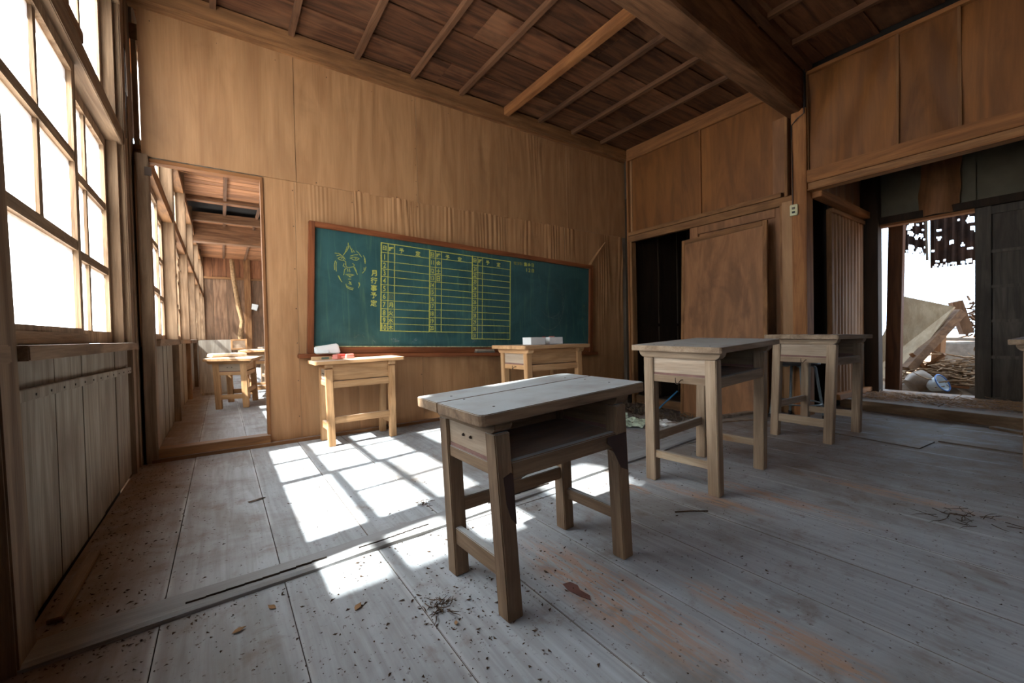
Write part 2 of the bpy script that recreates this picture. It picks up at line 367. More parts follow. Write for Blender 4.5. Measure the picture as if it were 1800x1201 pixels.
# ------------------------------------------------------------------ window wall
def sash(win, y0, y1, x, z0, z1, muntin_y, mz, th=.036, gap=None):
    s = obj('sash', MB().rbox(x-th/2, x+th/2, y0, y0+.042, z0, z1, .0015).rbox(x-th/2, x+th/2, y1-.042, y1, z0, z1, .0015)
            .rbox(x-th/2, x+th/2, y0+.042, y1-.042, z0, z0+.055, .0015).rbox(x-th/2, x+th/2, y0+.042, y1-.042, z1-.045, z1, .0015), M_sash['z'], win)
    for z in mz: obj('muntin', MB().rbox(x-th/2+.004, x+th/2-.002, y0+.042, y1-.042, z-.019, z+.019, .0015), M_sash['y'], s)
    zs = [z0+.055]+[q for q in mz]+[z1-.045]
    for i, (a, b) in enumerate(zip(zs, zs[1:])):
        cols = [y0+.042, y1-.042] if (gap and i == 0) else [y0+.042]+muntin_y+[y1-.042]
        A = a+(.018 if i else 0); B = b-(.018 if i < len(zs)-2 else 0)
        for c in cols[1:-1]: obj('muntin', MB().rbox(x-th/2+.005, x+th/2-.006, c-.014, c+.014, A, B, .002), M_sash['z'], s)
        for c, d in zip(cols, cols[1:]): obj('pane', MB().box(x-.002, x+.001, c, d, A, B), M_glass, s)
    return s
NW = [0]
def bay(y0, y1, dx=0.0):
    NW[0] += 1; n = NW[0]
    win = struct('window_%d' % n, 'wooden sliding window bay %d from the left edge, frosted panes in weathered sashes' % n, 'window')
    L = y1-y0; half = L/2
    # lower pair of sashes
    sash(win, y0, y0+half+.02, -.452+dx, .728, 1.80, [y0+.485*half+.02], [1.10, 1.435], gap=True)
    sash(win, y0+half-.02, y1, -.492+dx, .728, 1.80, [y0+1.5*half+.0], [1.10, 1.435])
    sash(win, y0, y0+half+.02, -.452+dx, 1.93, 2.56, [y0+half*.5], [], th=.024)
    sash(win, y0+half-.02, y1, -.488+dx, 1.93, 2.56, [y0+half*1.5], [], th=.024)
    return win
wl = struct('wall_left', 'window wall with plank dado, sill and weathered posts', 'wall')
posts = [(-3.40, .12), (-1.97, .12), (-.27, .12)]
for y, d in posts: box('post', -.53, -.385, y-d/2, y+d/2, -.02, 2.86, M_frame['z'], wl, .004)
obj('post', MB().hexa([(-.53, 1.37, -.02), (-.385, 1.37, -.02), (-.385, 1.48, -.02), (-.53, 1.48, -.02), (-.53, 1.37, 2.86), (-.43, 1.37, 2.86), (-.43, 1.475, 2.86), (-.53, 1.475, 2.86)]), M_frame['z'], wl, .004)
obj('post', MB().rbox(-.53, -.405, 3.075, 3.185, -.02, 2.86, .004), M_frame['z'], wl, .005)
obj('post', MB().rbox(-.51, -.43, 3.035, 3.075, .72, 2.86, .003), M_frame['z'], wl)
ys = [-3.34, -2.03, -1.91, -.33, -.21, 1.37, 1.48, 3.06]
for a, b in ((1.48, 3.035), (-.21, 1.37), (-1.91, -.33), (-3.34, -2.03)):
    bay(a, b)
    obj('sill_board', MB().rbox(-.53, -.375, a, b+(.05 if b > 3 else 0), .688, .726, .003), M_frame['y'], wl, .003)
    obj('lintel_beam', MB().rbox(-.53, -.405, a, b+(.04 if b > 3 else 0), 1.80, 1.885, .003), M_frame['y'], wl, .003)
    obj('lintel_beam', MB().rbox(-.53, -.44, a, b, 1.885, 1.93, .002), M_frame['y'], wl)
    obj('upper_rail', MB().rbox(-.53, -.40, a, b+(.04 if b > 3 else 0), 2.56, 2.66, .003), M_frame['y'], wl, .003)
    box('upper_board', -.50, -.46, a, b, 2.66, 2.86, M_siding, wl)
    obj('nail_strip', MB().hexa([(-.425, a, .585), (-.405, a, .585), (-.405, b, .562), (-.425, b, .562), (-.425, a, .617), (-.405, a, .617), (-.405, b, .594), (-.425, b, .594)]), M_siding, wl, .002)
    seams = [1.48, 1.64, 1.865, 2.165, 2.435, 2.75, 3.075] if a > 1.4 else [a+(b-a)*k/6 for k in range(7)]
    for c, d in zip(seams, seams[1:]):
        o_ = R(-.004, .004); t0, t1 = R(.002, .007), R(.002, .005)
        obj('wall_plank', MB().hexa([(-.445, c+t0, .004), (-.425+o_, c+t0, .004), (-.425+o_, d-t1, .004), (-.445, d-t1, .004), (-.445, c+.001, .69), (-.425+o_, c+.001, .69), (-.425+o_, d-.001, .69), (-.445, d-.001, .69)]), M_siding, wl)
    box('backing', -.50, -.475, a-.06, b+.05, -.42, .69, M_dark, wl)
for a in (1.5, 1.62, 1.74, 1.86, 1.98, 2.1, 2.22, 2.34, 2.46, 2.58, 2.7, 2.82, 2.94, 3.0):
    z = .598-(a-1.48)/1.555*.023
    obj('nail', MB().lathe([(.0035, 0), (.0035, .002)], seg=8).map(lambda x, y, zz, a=a, z=z: (-.405+zz, a+x, z+y)), M_metal, wl)
obj('dust_ledge', MB().rbox(-.53, -.43, 1.48, 2.30, .728, .765, .003), M_frame['y'], wl)
# partition stub between the two rooms with bright slits beside the post; added board keeps sun out
box('post', -.53, -.402, 3.215, 3.375, -.42, 2.86, M_frame['z'], wl, .003); box('slit_sun_block', -.53, -.50, 3.18, 3.22, -.1, 2.86, M_siding, wl)
# unseen lean-to slab added behind the photographer to keep sun off the nearer windows
lean = struct('porch_roof', 'unseen lean-to added to block sun from the nearer windows', 'roof')
obj('roof_slab', MB().hexa([(-2.3, -4.2, 2.50), (-.56, -4.2, 2.80), (-.56, .90, 2.80), (-2.3, .90, 2.50), (-2.3, -4.2, 2.56), (-.56, -4.2, 2.86), (-.56, .90, 2.86), (-2.3, .90, 2.56)]), M_rust, lean)
box('roof_post', -2.2, -2.1, .78, .88, -.4, 2.5, M_frame['z'], lean); box('roof_post', -2.2, -2.1, -4.1, -4.0, -.4, 2.5, M_frame['z'], lean)

# unseen pitched roof over the schoolhouse, added so its right eave shades the yard
rf = struct('roof', 'unseen pitched schoolhouse roof added to shade the yard', 'roof')
for x0, z0, x1, z1 in ((-.8, 3.18, 2.0, 4.9), (2.0, 4.9, 5.75, 3.12)):
    obj('shade_roof_slope', MB().hexa([(x0, -4, z0), (x1, -4, z1), (x1, 13.6, z1), (x0, 13.6, z0), (x0, -4, z0+.06), (x1, -4, z1+.06), (x1, 13.6, z1+.06), (x0, 13.6, z0+.06)]), M_darkply, rf)
# next room window wall
wlb = struct('wall_left', 'window wall of the room beyond the doorway', 'wall')
pb = [3.34, 4.90, 6.62, 8.34, 10.06, 11.78]
for i, y in enumerate(pb[1:]+[12.8]): obj('post', MB().rbox(-.445, -.322, y-.06, y+.06, -.02, 2.86, .005), M_frame['z'], wlb, .005)
ends = [3.38]+[v for y in pb[1:] for v in (y-.06, y+.06)]+[12.74]
for a, b in zip(ends[::2], ends[1::2]):
    bay(a, b, .065)
    obj('sill_board', MB().rbox(-.45, -.31, a, b, .70, .745, .003), M_frame['y'], wlb)
    obj('lintel_beam', MB().rbox(-.45, -.335, a, b, 1.80, 1.90, .003), M_rail['y'], wlb)
    obj('lintel_beam', MB().rbox(-.45, -.37, a, b, 1.90, 1.93, .002), M_rail['y'], wlb)
    obj('upper_rail', MB().rbox(-.45, -.335, a, b, 2.56, 2.66, .003), M_rail['y'], wlb)
    box('upper_board', -.43, -.39, a, b, 2.66, 2.86, M_siding, wlb)
    n = 6
    for k in range(n): box('wall_plank', -.385, -.365+R(-.003, .003), a+(b-a)*k/n+.003, a+(b-a)*(k+1)/n-.003, .004, .70, M_siding, wlb)
    box('backing', -.45, -.386, a-.06, b+.06, -.42, .70, M_dark, wlb)

# ------------------------------------------------------------------ board wall
wb = struct('wall_back', 'plywood-covered partition wall behind the chalkboard', 'wall')
def vy(y, x0, x1, z0, z1, mat, amp=0, lam=.07, top=0.0, par=None, name='plywood_panel', nu=None, seed=0, bulge=.0):
    def f(u, v):
        x = x0+(x1-x0)*u; z = z0+(z1-z0)*v
        d = bulge*math.sin(math.pi*u)*math.sin(math.pi*v)
        if amp:
            msk = max(0, (v-top)/(1-top)) if top < 1 else 1
            d += amp*msk*max(.1, .55+.9*noise.noise((x*6, seed+9, z)))*math.sin(2*math.pi*(x/lam+1.1*noise.noise((x*5, seed, z*1.2))))
        return (x, y-abs(d) if amp else y-d, z), (0, -1, 0)
    return sheet(name, f, nu or (110 if amp else 8), 10, mat, par or wb)
U = [-.36, .468, 1.380, 2.293, 3.06, 3.99]
for a, b in zip(U, U[1:]): vy(YB-.004-(.003 if a in U[::2] else 0), a+.0012, b-.0012, 1.842, 2.80, M_ply, .004, .11, 0, seed=a, bulge=R(.001, .0025))
Lw = [.262, .455, .860, 1.030, 1.385, 2.29, 3.02, 3.99]
vy(YB-.001, .262, .454, .015, 1.842, M_ply, bulge=.002); vy(YB, .456, .859, .015, 1.841, M_ply, .005, .05, .7, seed=2)
vy(YB, .861, 1.385, .015, 1.85, M_ply, .012, .075, .55, seed=5); vy(YB-.001, 1.387, 2.289, .015, 1.85, M_ply, .015, .085, .55, seed=9)
vy(YB, 2.292, 3.02, .015, 1.85, M_ply, .014, .09, .55, seed=3); vy(YB-.002, 3.022, 3.93, .015, 1.84, M_ply, .016, .13, .1, seed=7)
box('wall_core', .25, 4.2, YB+.005, YB+.07, -.16, 2.90, M_siding, wb); box('wall_core', -.36, .25, YB+.005, YB+.07, 1.83, 2.86, M_siding, wb)
obj('top_rail', MB().rbox(-.42, 4.0, YB-.06, YB+.02, 2.745, 2.86, .003), M_rail['x'], wb, .004)
obj('top_rail', MB().rbox(-.40, 3.98, YB-.028, YB+.02, 2.718, 2.745, .002), M_rail['x'], wb, .002)
obj('base_sill', MB().rbox(-.34, .262, YB-.035, YB+.05, -.03, .075, .003), M_rail['x'], wb, .003)
obj('base_strip', MB().rbox(-.36, 3.98, YB-.055, YB-.002, -.03, .022, .003), M_rail['x'], wb, .002)
# doorway frame on the left
d1 = struct('door_1', 'open doorway frame at the left of the chalkboard wall', 'doorway')
obj('jamb', MB().rbox(-.387, -.328, YB-.045, YB+.06, .0, 1.845, .003), M_frame['z'], d1, .004)
obj('jamb', MB().rbox(.245, .262, YB-.012, YB+.06, .07, 1.83, .001), M_lightrail['z'], d1, .002)
obj('lintel', MB().rbox(-.33, .262, YB-.004, YB+.06, 1.812, 1.835, .001), M_lightrail['x'], d1, .002)
h = obj('hinge', MB().box(-.345, -.326, YB-.049, YB-.045, 1.715, 1.765), M_metal, d1)
obj('hinge_leaf', MB().box(-.326, -.312, YB-.05, YB-.046, 1.715, 1.765), M_metal, h)
def nails(par, pts, ax):
    for p in pts:
        a = {'y': lambda x, y, z: (p[0]+x, p[1]-z, p[2]+y), 'x': lambda x, y, z: (p[0]-z, p[1]+x, p[2]+y)}[ax]
        obj('nail', MB().lathe([(.0038, 0), (.003, .0025)], seg=6).map(a), M_metal, par)
pts = []
for sx in (.455, .468, .86, 1.38, 1.386, 2.29, .27):
    for k in range(7):
        z = .16+.27*k if sx in (.455, .86, 1.386, .27) else 1.9+.13*k
        if sx in (.86, 1.386, 2.29) and .55 < z < 1.65: continue
        if z < 2.7: pts.append((sx-.012, YB-.003, z+R(-.03, .03)))
for k in range(14): pts.append((-.3+.3*k, YB-.004, 1.858+R(-.004, .004)))
for k in range(13): pts.append((-.3+.33*k, YB-.006, 2.66+R(-.03, .02)))
nails(wb, pts, 'y')
# torn sliver of plywood curling off the wall, right of centre
def curl(u, v):
    return (3.40+.17*v-.04*(1-v)+.030*u*(1-v)*.9, YB-.012-.05*v-.012*u, 1.475+.26*v**.9), (0, -1, 0)
sheet('torn_veneer', curl, 3, 10, M_ply, wb, .002)

# ------------------------------------------------------------------ ceiling
cl = struct('ceiling', 'dark board ceiling with battens and a heavy beam', 'ceiling')
box('roof_deck', -.6, 4.1, -3.5, 3.4, 2.91, 2.95, M_dark, cl)
y = -3.4; k = 0
while y < 3.3:
    wdt = .335; y1 = min(y+wdt, 3.32)
    for (xa, xb) in (((-.45, 1.55), (1.55, 4.0)) if k % 2 else ((-.45, 2.45), (2.45, 4.0))):
        dz = R(0, .006)
        obj('ceiling_board', MB().hexa([(xa+.001, y+.002, ZC+dz), (xb-.001, y+.002, ZC+dz+R(0, .003)), (xb-.001, y1+.012, ZC+.012+dz), (xa+.001, y1+.012, ZC+.012+dz), (xa+.001, y+.002, ZC+dz+.01), (xb-.001, y+.002, ZC+dz+.013), (xb-.001, y1+.012, ZC+.022+dz), (xa+.001, y1+.012, ZC+.022+dz)]), M_ceil, cl)
    y = y1 if y1 < 3.32 else 4; k += 1
for k in range(-1, 9):
    x = .015+.442*k+(.04 if k == 5 else 0)
    if x < -.4: continue
    if k == 5:
        obj('batten', MB().rbox(x-.027, x+.027, 1.55, 3.27, 2.785, 2.862, .002), M_lightrail['y'], cl, .003)
        obj('batten', MB().rbox(x-.018, x+.018, -3.4, 1.42, 2.825, 2.862, .002), M_bat['y'], cl)
    else:
        obj('batten', MB().rbox(x-.017, x+.017, 1.55, 3.27, 2.825, 2.864, .002), M_bat['y'], cl)
        obj('batten', MB().rbox(x-.017, x+.017, -3.4, 1.42, 2.825, 2.864, .002), M_bat['y'], cl)
bmx = MB()
for i in range(25):
    x = -.5+4.5*i/24; s = .006*noise.noise((x*1.5, 1, 1))
    yn = 1.235+.052*x+s; yf = 1.515+.0125*x+s; zb = 2.502+.008*noise.noise((x*1.2, 7, 1))
    for (yy, zz) in ((yn, zb+.012), (yn+.012, zb), (yf-.012, zb), (yf, zb+.012), (yf, 2.9), (yn, 2.9)): bmx.v.append((x, yy, zz))
for i in range(24):
    for k in range(6): a = i*6+k; b = i*6+(k+1) % 6; bmx.f.append((a, b, b+6, a+6))
bmx.f += [tuple(range(6)), tuple(24*6+k for k in range(5, -1, -1))]
obj('heavy_beam', bmx, M_beam['x'], cl)
obj('beam_trim', MB().rbox(-.4, 3.97, 1.17, 1.22, 2.81, 2.862, .002).map(lambda x, y, z: (x, y+.05*x, z)), M_bat['x'], cl)
# next room ceiling
clb = struct('ceiling', 'slatted ceiling and beams of the room beyond the doorway', 'ceiling')
box('roof_deck', -.6, 4.1, 3.4, 13.2, 2.90, 2.94, M_dark, clb)
y = 3.40
while y < 12.8:
    if not 7.5 < y < 8.4: obj('ceiling_board', MB().rbox(-.45, 4.0, y+.004, y+.146, 2.80, 2.812, .002), M_ceilb, clb)
    y += .15
for k in range(0, 10): obj('batten', MB().rbox(.10+.45*k-.02, .10+.45*k+.02, 3.45, 12.7, 2.765, 2.802, .002), M_bat['y'], clb)
obj('cross_beam', MB().rbox(-.5, 4.0, 9.1, 9.32, 2.48, 2.86, .01), M_beam['x'], clb, .01)
obj('cross_beam', MB().rbox(-.5, 4.0, 8.3, 8.4, 2.66, 2.80, .01), M_beam['x'], clb, .006)
obj('cross_beam', MB().rbox(-.5, 4.0, 7.42, 7.48, 2.74, 2.80, .004), M_beam['x'], clb, .004)
obj('slipped_board', MB().bar((-.4, 7.75, 2.83), (2.6, 7.7, 2.79), .2, .012), M_ceilb, clb)

# ------------------------------------------------------------------ next room end and side walls
we = struct('wall_back', 'end wall of dark vertical boards in the next room', 'wall')
box('wall_core', -.5, 4.1, 12.85, 12.9, -.05, 2.9, M_dark, we)
for k in range(16):
    a = -.42+.285*k
    box('wall_plank', a+.003, a+.282, 12.8+R(-.004, .004), 12.84, 0, 2.28, M_wallb, we); box('wall_plank', a+.003, a+.282, 12.8+R(-.004, .004), 12.84, 2.31, 2.86, M_wallr, we)
box('rail', -.42, 4.0, 12.76, 12.84, 2.27, 2.32, M_rail['x'], we); box('post', .52, .66, 12.72, 12.84, 0, 2.86, M_rail['z'], we); box('post', 2.5, 2.62, 12.72, 12.84, 0, 2.86, M_rail['z'], we)
wrb = struct('wall_right', 'inner side wall of the room beyond the doorway', 'wall')
for k in range(11): box('wall_plank', 4.0, 4.03, 3.4+.86*k+.003, 3.4+.86*(k+1)-.003, -.02, 2.86, M_ply, wrb)

# ------------------------------------------------------------------ right wall
wr = struct('wall_right', 'right wall with orange plywood panels over door openings', 'wall')
def vx(x, y0, y1, z0, z1, mat, par, amp=0, lam=.3, seed=0, bulge=0, name='plywood_panel', nu=10, skew=0):
    def f(u, v):
        y = y0+(y1-y0)*u; z = z0+(z1-z0)*v
        d = bulge*math.sin(math.pi*u)*math.sin(math.pi*v)
        if amp: d += amp*(.5+.5*noise.noise((y*2, z*1.2, seed)))*math.sin(2*math.pi*((y+skew*z)/lam+.4*noise.noise((y*2.2, z*1.3, seed+4))))
        return (x-d, y, z), (-1, 0, 0)
    return sheet(name, f, nu, 14, mat, par)
vx(XR-.002, 2.352, 3.235, 1.88, 2.73, M_plyo, wr, bulge=.012); vx(XR-.002, 1.575, 2.338, 1.88, 2.73, M_plyo, wr, bulge=.008)
obj('panel_trim', MB().rbox(XR-.02, XR, 2.337, 2.353, 1.88, 2.73, .001), M_lightrail['z'], wr)
obj('panel_trim', MB().rbox(XR-.03, XR+.02, 3.235, 3.262, -.02, 2.80, .002), M_lightrail['z'], wr, .002)
obj('panel_trim', MB().rbox(XR-.02, XR, 3.19, 3.205, 1.90, 2.72, .003), M_ply, wr)
obj('top_rail', MB().rbox(XR-.035, XR+.03, 1.55, 3.25, 2.725, 2.862, .003), M_lightrail['y'], wr, .004)
obj('bottom_rail', MB().rbox(XR-.05, XR+.03, 1.60, 3.235, 1.845, 1.885, .002), M_rail['y'], wr, .003)
obj('panel_stile', MB().rbox(XR-.03, XR+.02, 1.575, 1.67, 1.885, 2.52, .003), M_plyd, wr, .003)
obj('end_stile', MB().rbox(XR-.05, XR+.02, 1.55, 1.575, 1.84, 2.52, .002), M_rail['z'], wr, .003)
obj('door_head', MB().rbox(XR-.03, XR+.03, 1.53, 3.235, 1.775, 1.845, .002), M_rail['y'], wr, .003)
obj('corner_post', MB().rbox(XR-.07, XR+.06, 1.405, 1.515, -.02, 2.52, .004), M_lightrail['z'], wr, .005)
obj('post_cladding', MB().rbox(XR-.035, XR+.03, 1.515, 1.60, -.02, 1.80, .003), M_ply, wr, .003)
obj('post_cladding', MB().rbox(XR-.025, XR+.03, 1.60, 1.625, -.02, 1.80, .003), M_rail['z'], wr, .002)
obj('door_jamb', MB().rbox(XR-.02, XR+.06, 3.205, 3.235, -.14, 1.85, .002), M_rail['z'], wr, .002)
# right part above the wide opening
obj('lintel', MB().rbox(XR-.055, XR+.05, -3.4, 1.42, 1.905, 2.01, .004), M_lightrail['y'], wr, .004)
obj('lintel', MB().rbox(XR-.03, XR+.05, -3.4, 1.42, 1.842, 1.905, .003), M_rail['y'], wr, .003)
obj('lintel_track', MB().rbox(XR-.05, XR-.03, -3.4, 1.42, 1.842, 1.852, .001), M_lightrail['y'], wr)
vx(XR-.004, .862, 1.40, 2.01, 2.80, M_plyo, wr, .022, .26, 1, nu=40, skew=.35)
vx(XR-.004, .560, .852, 2.01, 2.80, M_plyo, wr, .020, .20, 5, nu=30, skew=-.3)
vx(XR-.004, -.35, .550, 2.01, 2.80, M_plyo, wr, .024, .42, 8, nu=40, skew=.5)
vx(XR-.004, -1.25, -.36, 2.01, 2.80, M_plyo, wr, .01, .4, 9, nu=20); vx(XR-.004, -2.15, -1.26, 2.01, 2.80, M_plyo, wr, .01, .4, 3, nu=20); vx(XR-.004, -3.4, -2.16, 2.01, 2.80, M_plyo, wr, .01, .4, 6, nu=20)
for yy in (.857, .555): obj('panel_trim', MB().rbox(XR-.024, XR-.004, yy-.008, yy+.008, 2.01, 2.79, .003), M_rail['z'], wr)
obj('panel_trim', MB().rbox(XR-.03, XR+.0, 1.40, 1.415, 2.01, 2.80, .003), M_rail['z'], wr)
obj('top_strip', MB().rbox(XR-.03, XR, -3.4, 1.41, 2.785, 2.815, .003), M_lightrail['y'], wr)
box('wall_core', XR+.02, XR+.07, -3.45, 1.41, 1.86, 2.9, M_dark, wr); box('wall_core', XR+.02, XR+.07, 1.41, 3.3, 1.85, 2.9, M_dark, wr)
obj('conduit', MB().tube([(XR-.08, 1.50, 1.74), (XR-.082, 1.50, 2.1), (XR-.08, 1.505, 2.40), (XR-.083, 1.46, 2.44), (XR-.09, 1.41, 2.46), (XR-.10, 1.40, 2.8)], .004), M_black, wr)
# sliding door at the right of the closet opening
dr = struct('door_2', 'plywood sliding door standing behind the leaning panel', 'door')
vx(XR+.03, 1.66, 2.40, .10, 1.71, M_plyd, dr)
for a in ((1.62, 1.67), (2.39, 2.475)): obj('stile', MB().rbox(XR+.0, XR+.045, a[0], a[1], -.02, 1.775, .002), M_plyd, dr, .003)
obj('rail', MB().rbox(XR+.002, XR+.045, 1.67, 2.39, 1.70, 1.775, .002), M_plyd, dr, .003); obj('rail', MB().rbox(XR+.002, XR+.045, 1.67, 2.39, -.02, .10, .002), M_plyd, dr, .003)
# closet behind
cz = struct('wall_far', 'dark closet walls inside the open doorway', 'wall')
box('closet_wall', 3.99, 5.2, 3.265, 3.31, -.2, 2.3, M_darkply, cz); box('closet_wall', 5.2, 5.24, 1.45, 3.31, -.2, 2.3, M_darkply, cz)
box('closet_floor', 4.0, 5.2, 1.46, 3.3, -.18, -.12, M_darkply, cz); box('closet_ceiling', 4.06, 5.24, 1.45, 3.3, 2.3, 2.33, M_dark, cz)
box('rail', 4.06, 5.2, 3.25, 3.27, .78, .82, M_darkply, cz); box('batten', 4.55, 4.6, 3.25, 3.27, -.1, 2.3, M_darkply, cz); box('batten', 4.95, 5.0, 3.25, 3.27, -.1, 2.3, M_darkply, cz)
# porch side wall (y = 1.40)
ps = struct('wall_side', 'porch side wall with a ribbed plywood door under a pale rail', 'wall')
YP = 1.40
obj('rail', MB().rbox(4.04, 5.40, YP-.065, YP+.01, 1.775, 1.835, .002).map(lambda x, y, z: (x, y, z+(.02-(x-4.04)*.012))), M_lightrail['x'], ps, .003)
obj('rail_lower', MB().rbox(4.38, 5.22, YP-.035, YP+.005, 1.725, 1.76, .002), M_rail['x'], ps, .002)
def ribs(u, v):
    x = 4.44+.75*u; z = .115+1.63*v
    d = .018*(.55+.45*noise.noise((x*3, 1, z*.9)))*math.sin(2*math.pi*(x/.083+.30*noise.noise((x*5, 3, z*1.1))))
    return (x, YP-.01-d, z), (0, -1, 0)
sheet('ribbed_plywood_panel', ribs, 90, 18, M_ply, ps)
obj('stile', MB().rbox(4.385, 4.44, YP-.02, YP+.02, .09, 1.76, .002), M_rail['z'], ps, .002)
obj('stile', MB().rbox(5.185, 5.21, YP-.02, YP+.02, .09, 1.76, .002), M_rail['z'], ps, .002)
obj('threshold', MB().rbox(4.40, 5.25, YP-.07, YP+.02, .085, .13, .006), M_lightrail['x'], ps, .004)
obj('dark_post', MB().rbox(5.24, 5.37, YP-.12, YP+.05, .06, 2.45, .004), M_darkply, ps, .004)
def upp(u, v):
    x = 4.06+1.2*u; z = 1.84+.5*v; return (x, YP+.0-.012*math.sin(x*31+.5*math.sin(z*9)), z), (0, -1, 0)
sheet('upper_plywood', upp, 50, 6, M_plyd, ps)
box('backing', 4.42, 5.24, YP+.025, YP+.05, .0, 2.4, M_dark, ps); box('inner_shelf', 4.1, 4.5, YP+.2, YP+.5, 1.02, 1.05, M_old['x'], ps)
# porch far wall (x = 5.35)
pf = struct('wall_front', 'porch outer wall with peeling plaster above the yard opening', 'wall')
XF = 5.35
def plas(u, v):
    y = 1.38-2.2*u; z = 1.775+.65*v; d = .012*noise.noise((y*2.5, z*2, 3)); return (XF-d, y, z), (-1, 0, 0)
sheet('plaster_face', plas, 30, 10, M_plaster, pf)
def peel(u, v):
    y = .98-.26*u+.03*(1-v); z = 1.715+.60*v
    d = .03+.075*math.sin(math.pi*u)*(1-.6*v)+.012*noise.noise((y*9, z*7, 0)); return (XF-d, y+.02*noise.noise((z*6, u*3, 0)), z), (-1, 0, 0)
sheet('peeling_veneer', peel, 14, 14, M_plyd, pf)
def peel2(u, v):
    y = .70-.05*u; z = 1.78+.6*v; return (XF-.02, y, z), (-1, 0, 0)
sheet('pale_joint_strip', peel2, 2, 2, M_plaster, pf)
obj('lintel', MB().rbox(XF-.06, XF+.05, -2.2, 1.38, 1.715, 1.78, .004), M_darkply, pf, .004)
obj('lintel_strip', MB().rbox(XF-.04, XF+.05, .655, 1.33, 1.69, 1.715, .002), M_lightrail['y'], pf, .002)
obj('jamb', MB().rbox(XF-.03, XF+.05, 1.325, 1.345, .06, 1.71, .002), M_lightrail['z'], pf, .002)
box('door_backing', XF+.013, XF+.03, -.12, .655, .06, 1.72, M_dark, pf)
dd = struct('door_3', 'dark grey boarded door at the right of the yard opening', 'door')
zs = [.09, .44, .745, 1.035, 1.33, 1.66]
for a, b in zip(zs, zs[1:]):
    for yy in ((.56, .24), (.235, -.06)): box('door_panel', XF-.012+R(-.003, .003), XF+.012, yy[1]+.003, yy[0]-.003, a+.012, b-.008, M_darkdoor, dd)
    box('rail', XF-.03, XF-.008, -.08, .60, a-.012, a+.014, M_darkdoor, dd, .003)
obj('stile', MB().rbox(XF-.04, XF+.02, .56, .655, .07, 1.71, .003), M_darkdoor, dd, .003); obj('stile', MB().rbox(XF-.04, XF+.02, -.12, -.06, .07, 1.71, .003), M_darkdoor, dd)
obj('rail', MB().rbox(XF-.036, XF+.02, -.06, .56, 1.645, 1.71, .003), M_darkdoor, dd)
for k in range(3): box('wall_plank', XF, XF+.03, -.8-.7*k+.003, -.12-.7*k if k == 0 else -.1-.7*k, .06, 1.72, M_darkply, pf)
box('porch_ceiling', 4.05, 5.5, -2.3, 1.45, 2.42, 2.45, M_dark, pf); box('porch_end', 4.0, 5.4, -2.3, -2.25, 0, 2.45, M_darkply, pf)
# wall behind the photographer
wf = struct('wall_front', 'plywood wall behind the photographer', 'wall')
box('wall_core', -.6, 4.1, -3.5, -3.42, -.1, 2.95, M_ply, wf); box('wall_core', XR, XR+.05, -3.45, -2.3, 0, 1.9, M_ply, wf)

# ------------------------------------------------------------------ chalkboard
BT = -.0375; BO = Vector((.5304, YB, .617))
def B(u, v, d=0): return (BO.x+u*math.cos(BT)-v*math.sin(BT), BO.y-d, BO.z+u*math.sin(BT)+v*math.cos(BT))
def bbox(u0, u1, v0, v1, d0, d1_): 
    mb = MB(); mb.hexa([B(u0, v0, d1_), B(u1, v0, d1_), B(u1, v0, d0), B(u0, v0, d0), B(u0, v1, d1_), B(u1, v1, d1_), B(u1, v1, d0), B(u0, v1, d0)]); return mb
cb = tag(empty('chalkboard', (BO.x+1.4, YB-.02, .617)), 'large green chalkboard with a yellow-ruled monthly schedule', 'chalkboard')
def cobj(name, mb, mat, par=None, bevel=0, kind=None):
    o = obj(name, mb, mat, par or cb, bevel, kind=kind)
    if par is None: o.matrix_parent_inverse = cb.matrix_basis.inverted()
    return o
cobj('writing_surface', bbox(.0, 2.80, .03, .935, .01, .022), M_board)
cobj('frame_rail', bbox(-.03, 2.84, .915, .955, .005, .045), M_bframe['x'], None, .004)
cobj('frame_rail', bbox(-.03, 2.84, .0, .05, .005, .035), M_bframe['x'], None, .004)
cobj('frame_stile', bbox(-.03, .012, .0, .955, .005, .046), M_bframe['z'], None, .004)
cobj('frame_stile', bbox(2.79, 2.84, .0, .955, .005, .046), M_bframe['z'], None, .004)
cobj('chalk_tray', bbox(-.09, 2.90, -.032, .0, .0, .072), M_bframe['x'], None, .005)
cobj('tray_dust', bbox(.02, 2.78, .05, .056, .022, .034), plain('chalk_dust', (176, 180, 140), .95, var=.3, nscale=40), None)
D0 = .0222
def ribbon(mb, pts, w_, d=D0):
    P = [Vector(p) for p in pts]
    for a, b in zip(P, P[1:]):
        t = (b-a)
        if t.length < 1e-6: continue
        q = Vector((-t.y, t.x)).normalized()*w_/2; n = len(mb.v); e = t.normalized()*w_*.3
        for p, s in ((a-e, 1), (b+e, 1), (b+e, -1), (a-e, -1)): pp = p+q*s; mb.v.append(B(pp.x, pp.y, d))
        mb.f.append((n+3, n+2, n+1, n))
def wob(u0, v0, u1, v1, n=14, a=.0012):
    s = R(0, 99); return [(u0+(u1-u0)*i/n+a*noise.noise((s, i*.7, 0)), v0+(v1-v0)*i/n+a*noise.noise((s, 0, i*.7))) for i in range(n+1)]
tb = MB()
rows1 = [.873, .799, .729, .668, .608, .543, .483, .42, .352, .289, .234, .178]
rows2 = [.869, .807, .728, .666, .605, .548, .49, .425, .368, .30, .241, .18]
rows3 = [.871, .792, .728, .674, .613, .551, .489, .428, .366, .305, .248, .182, .124]
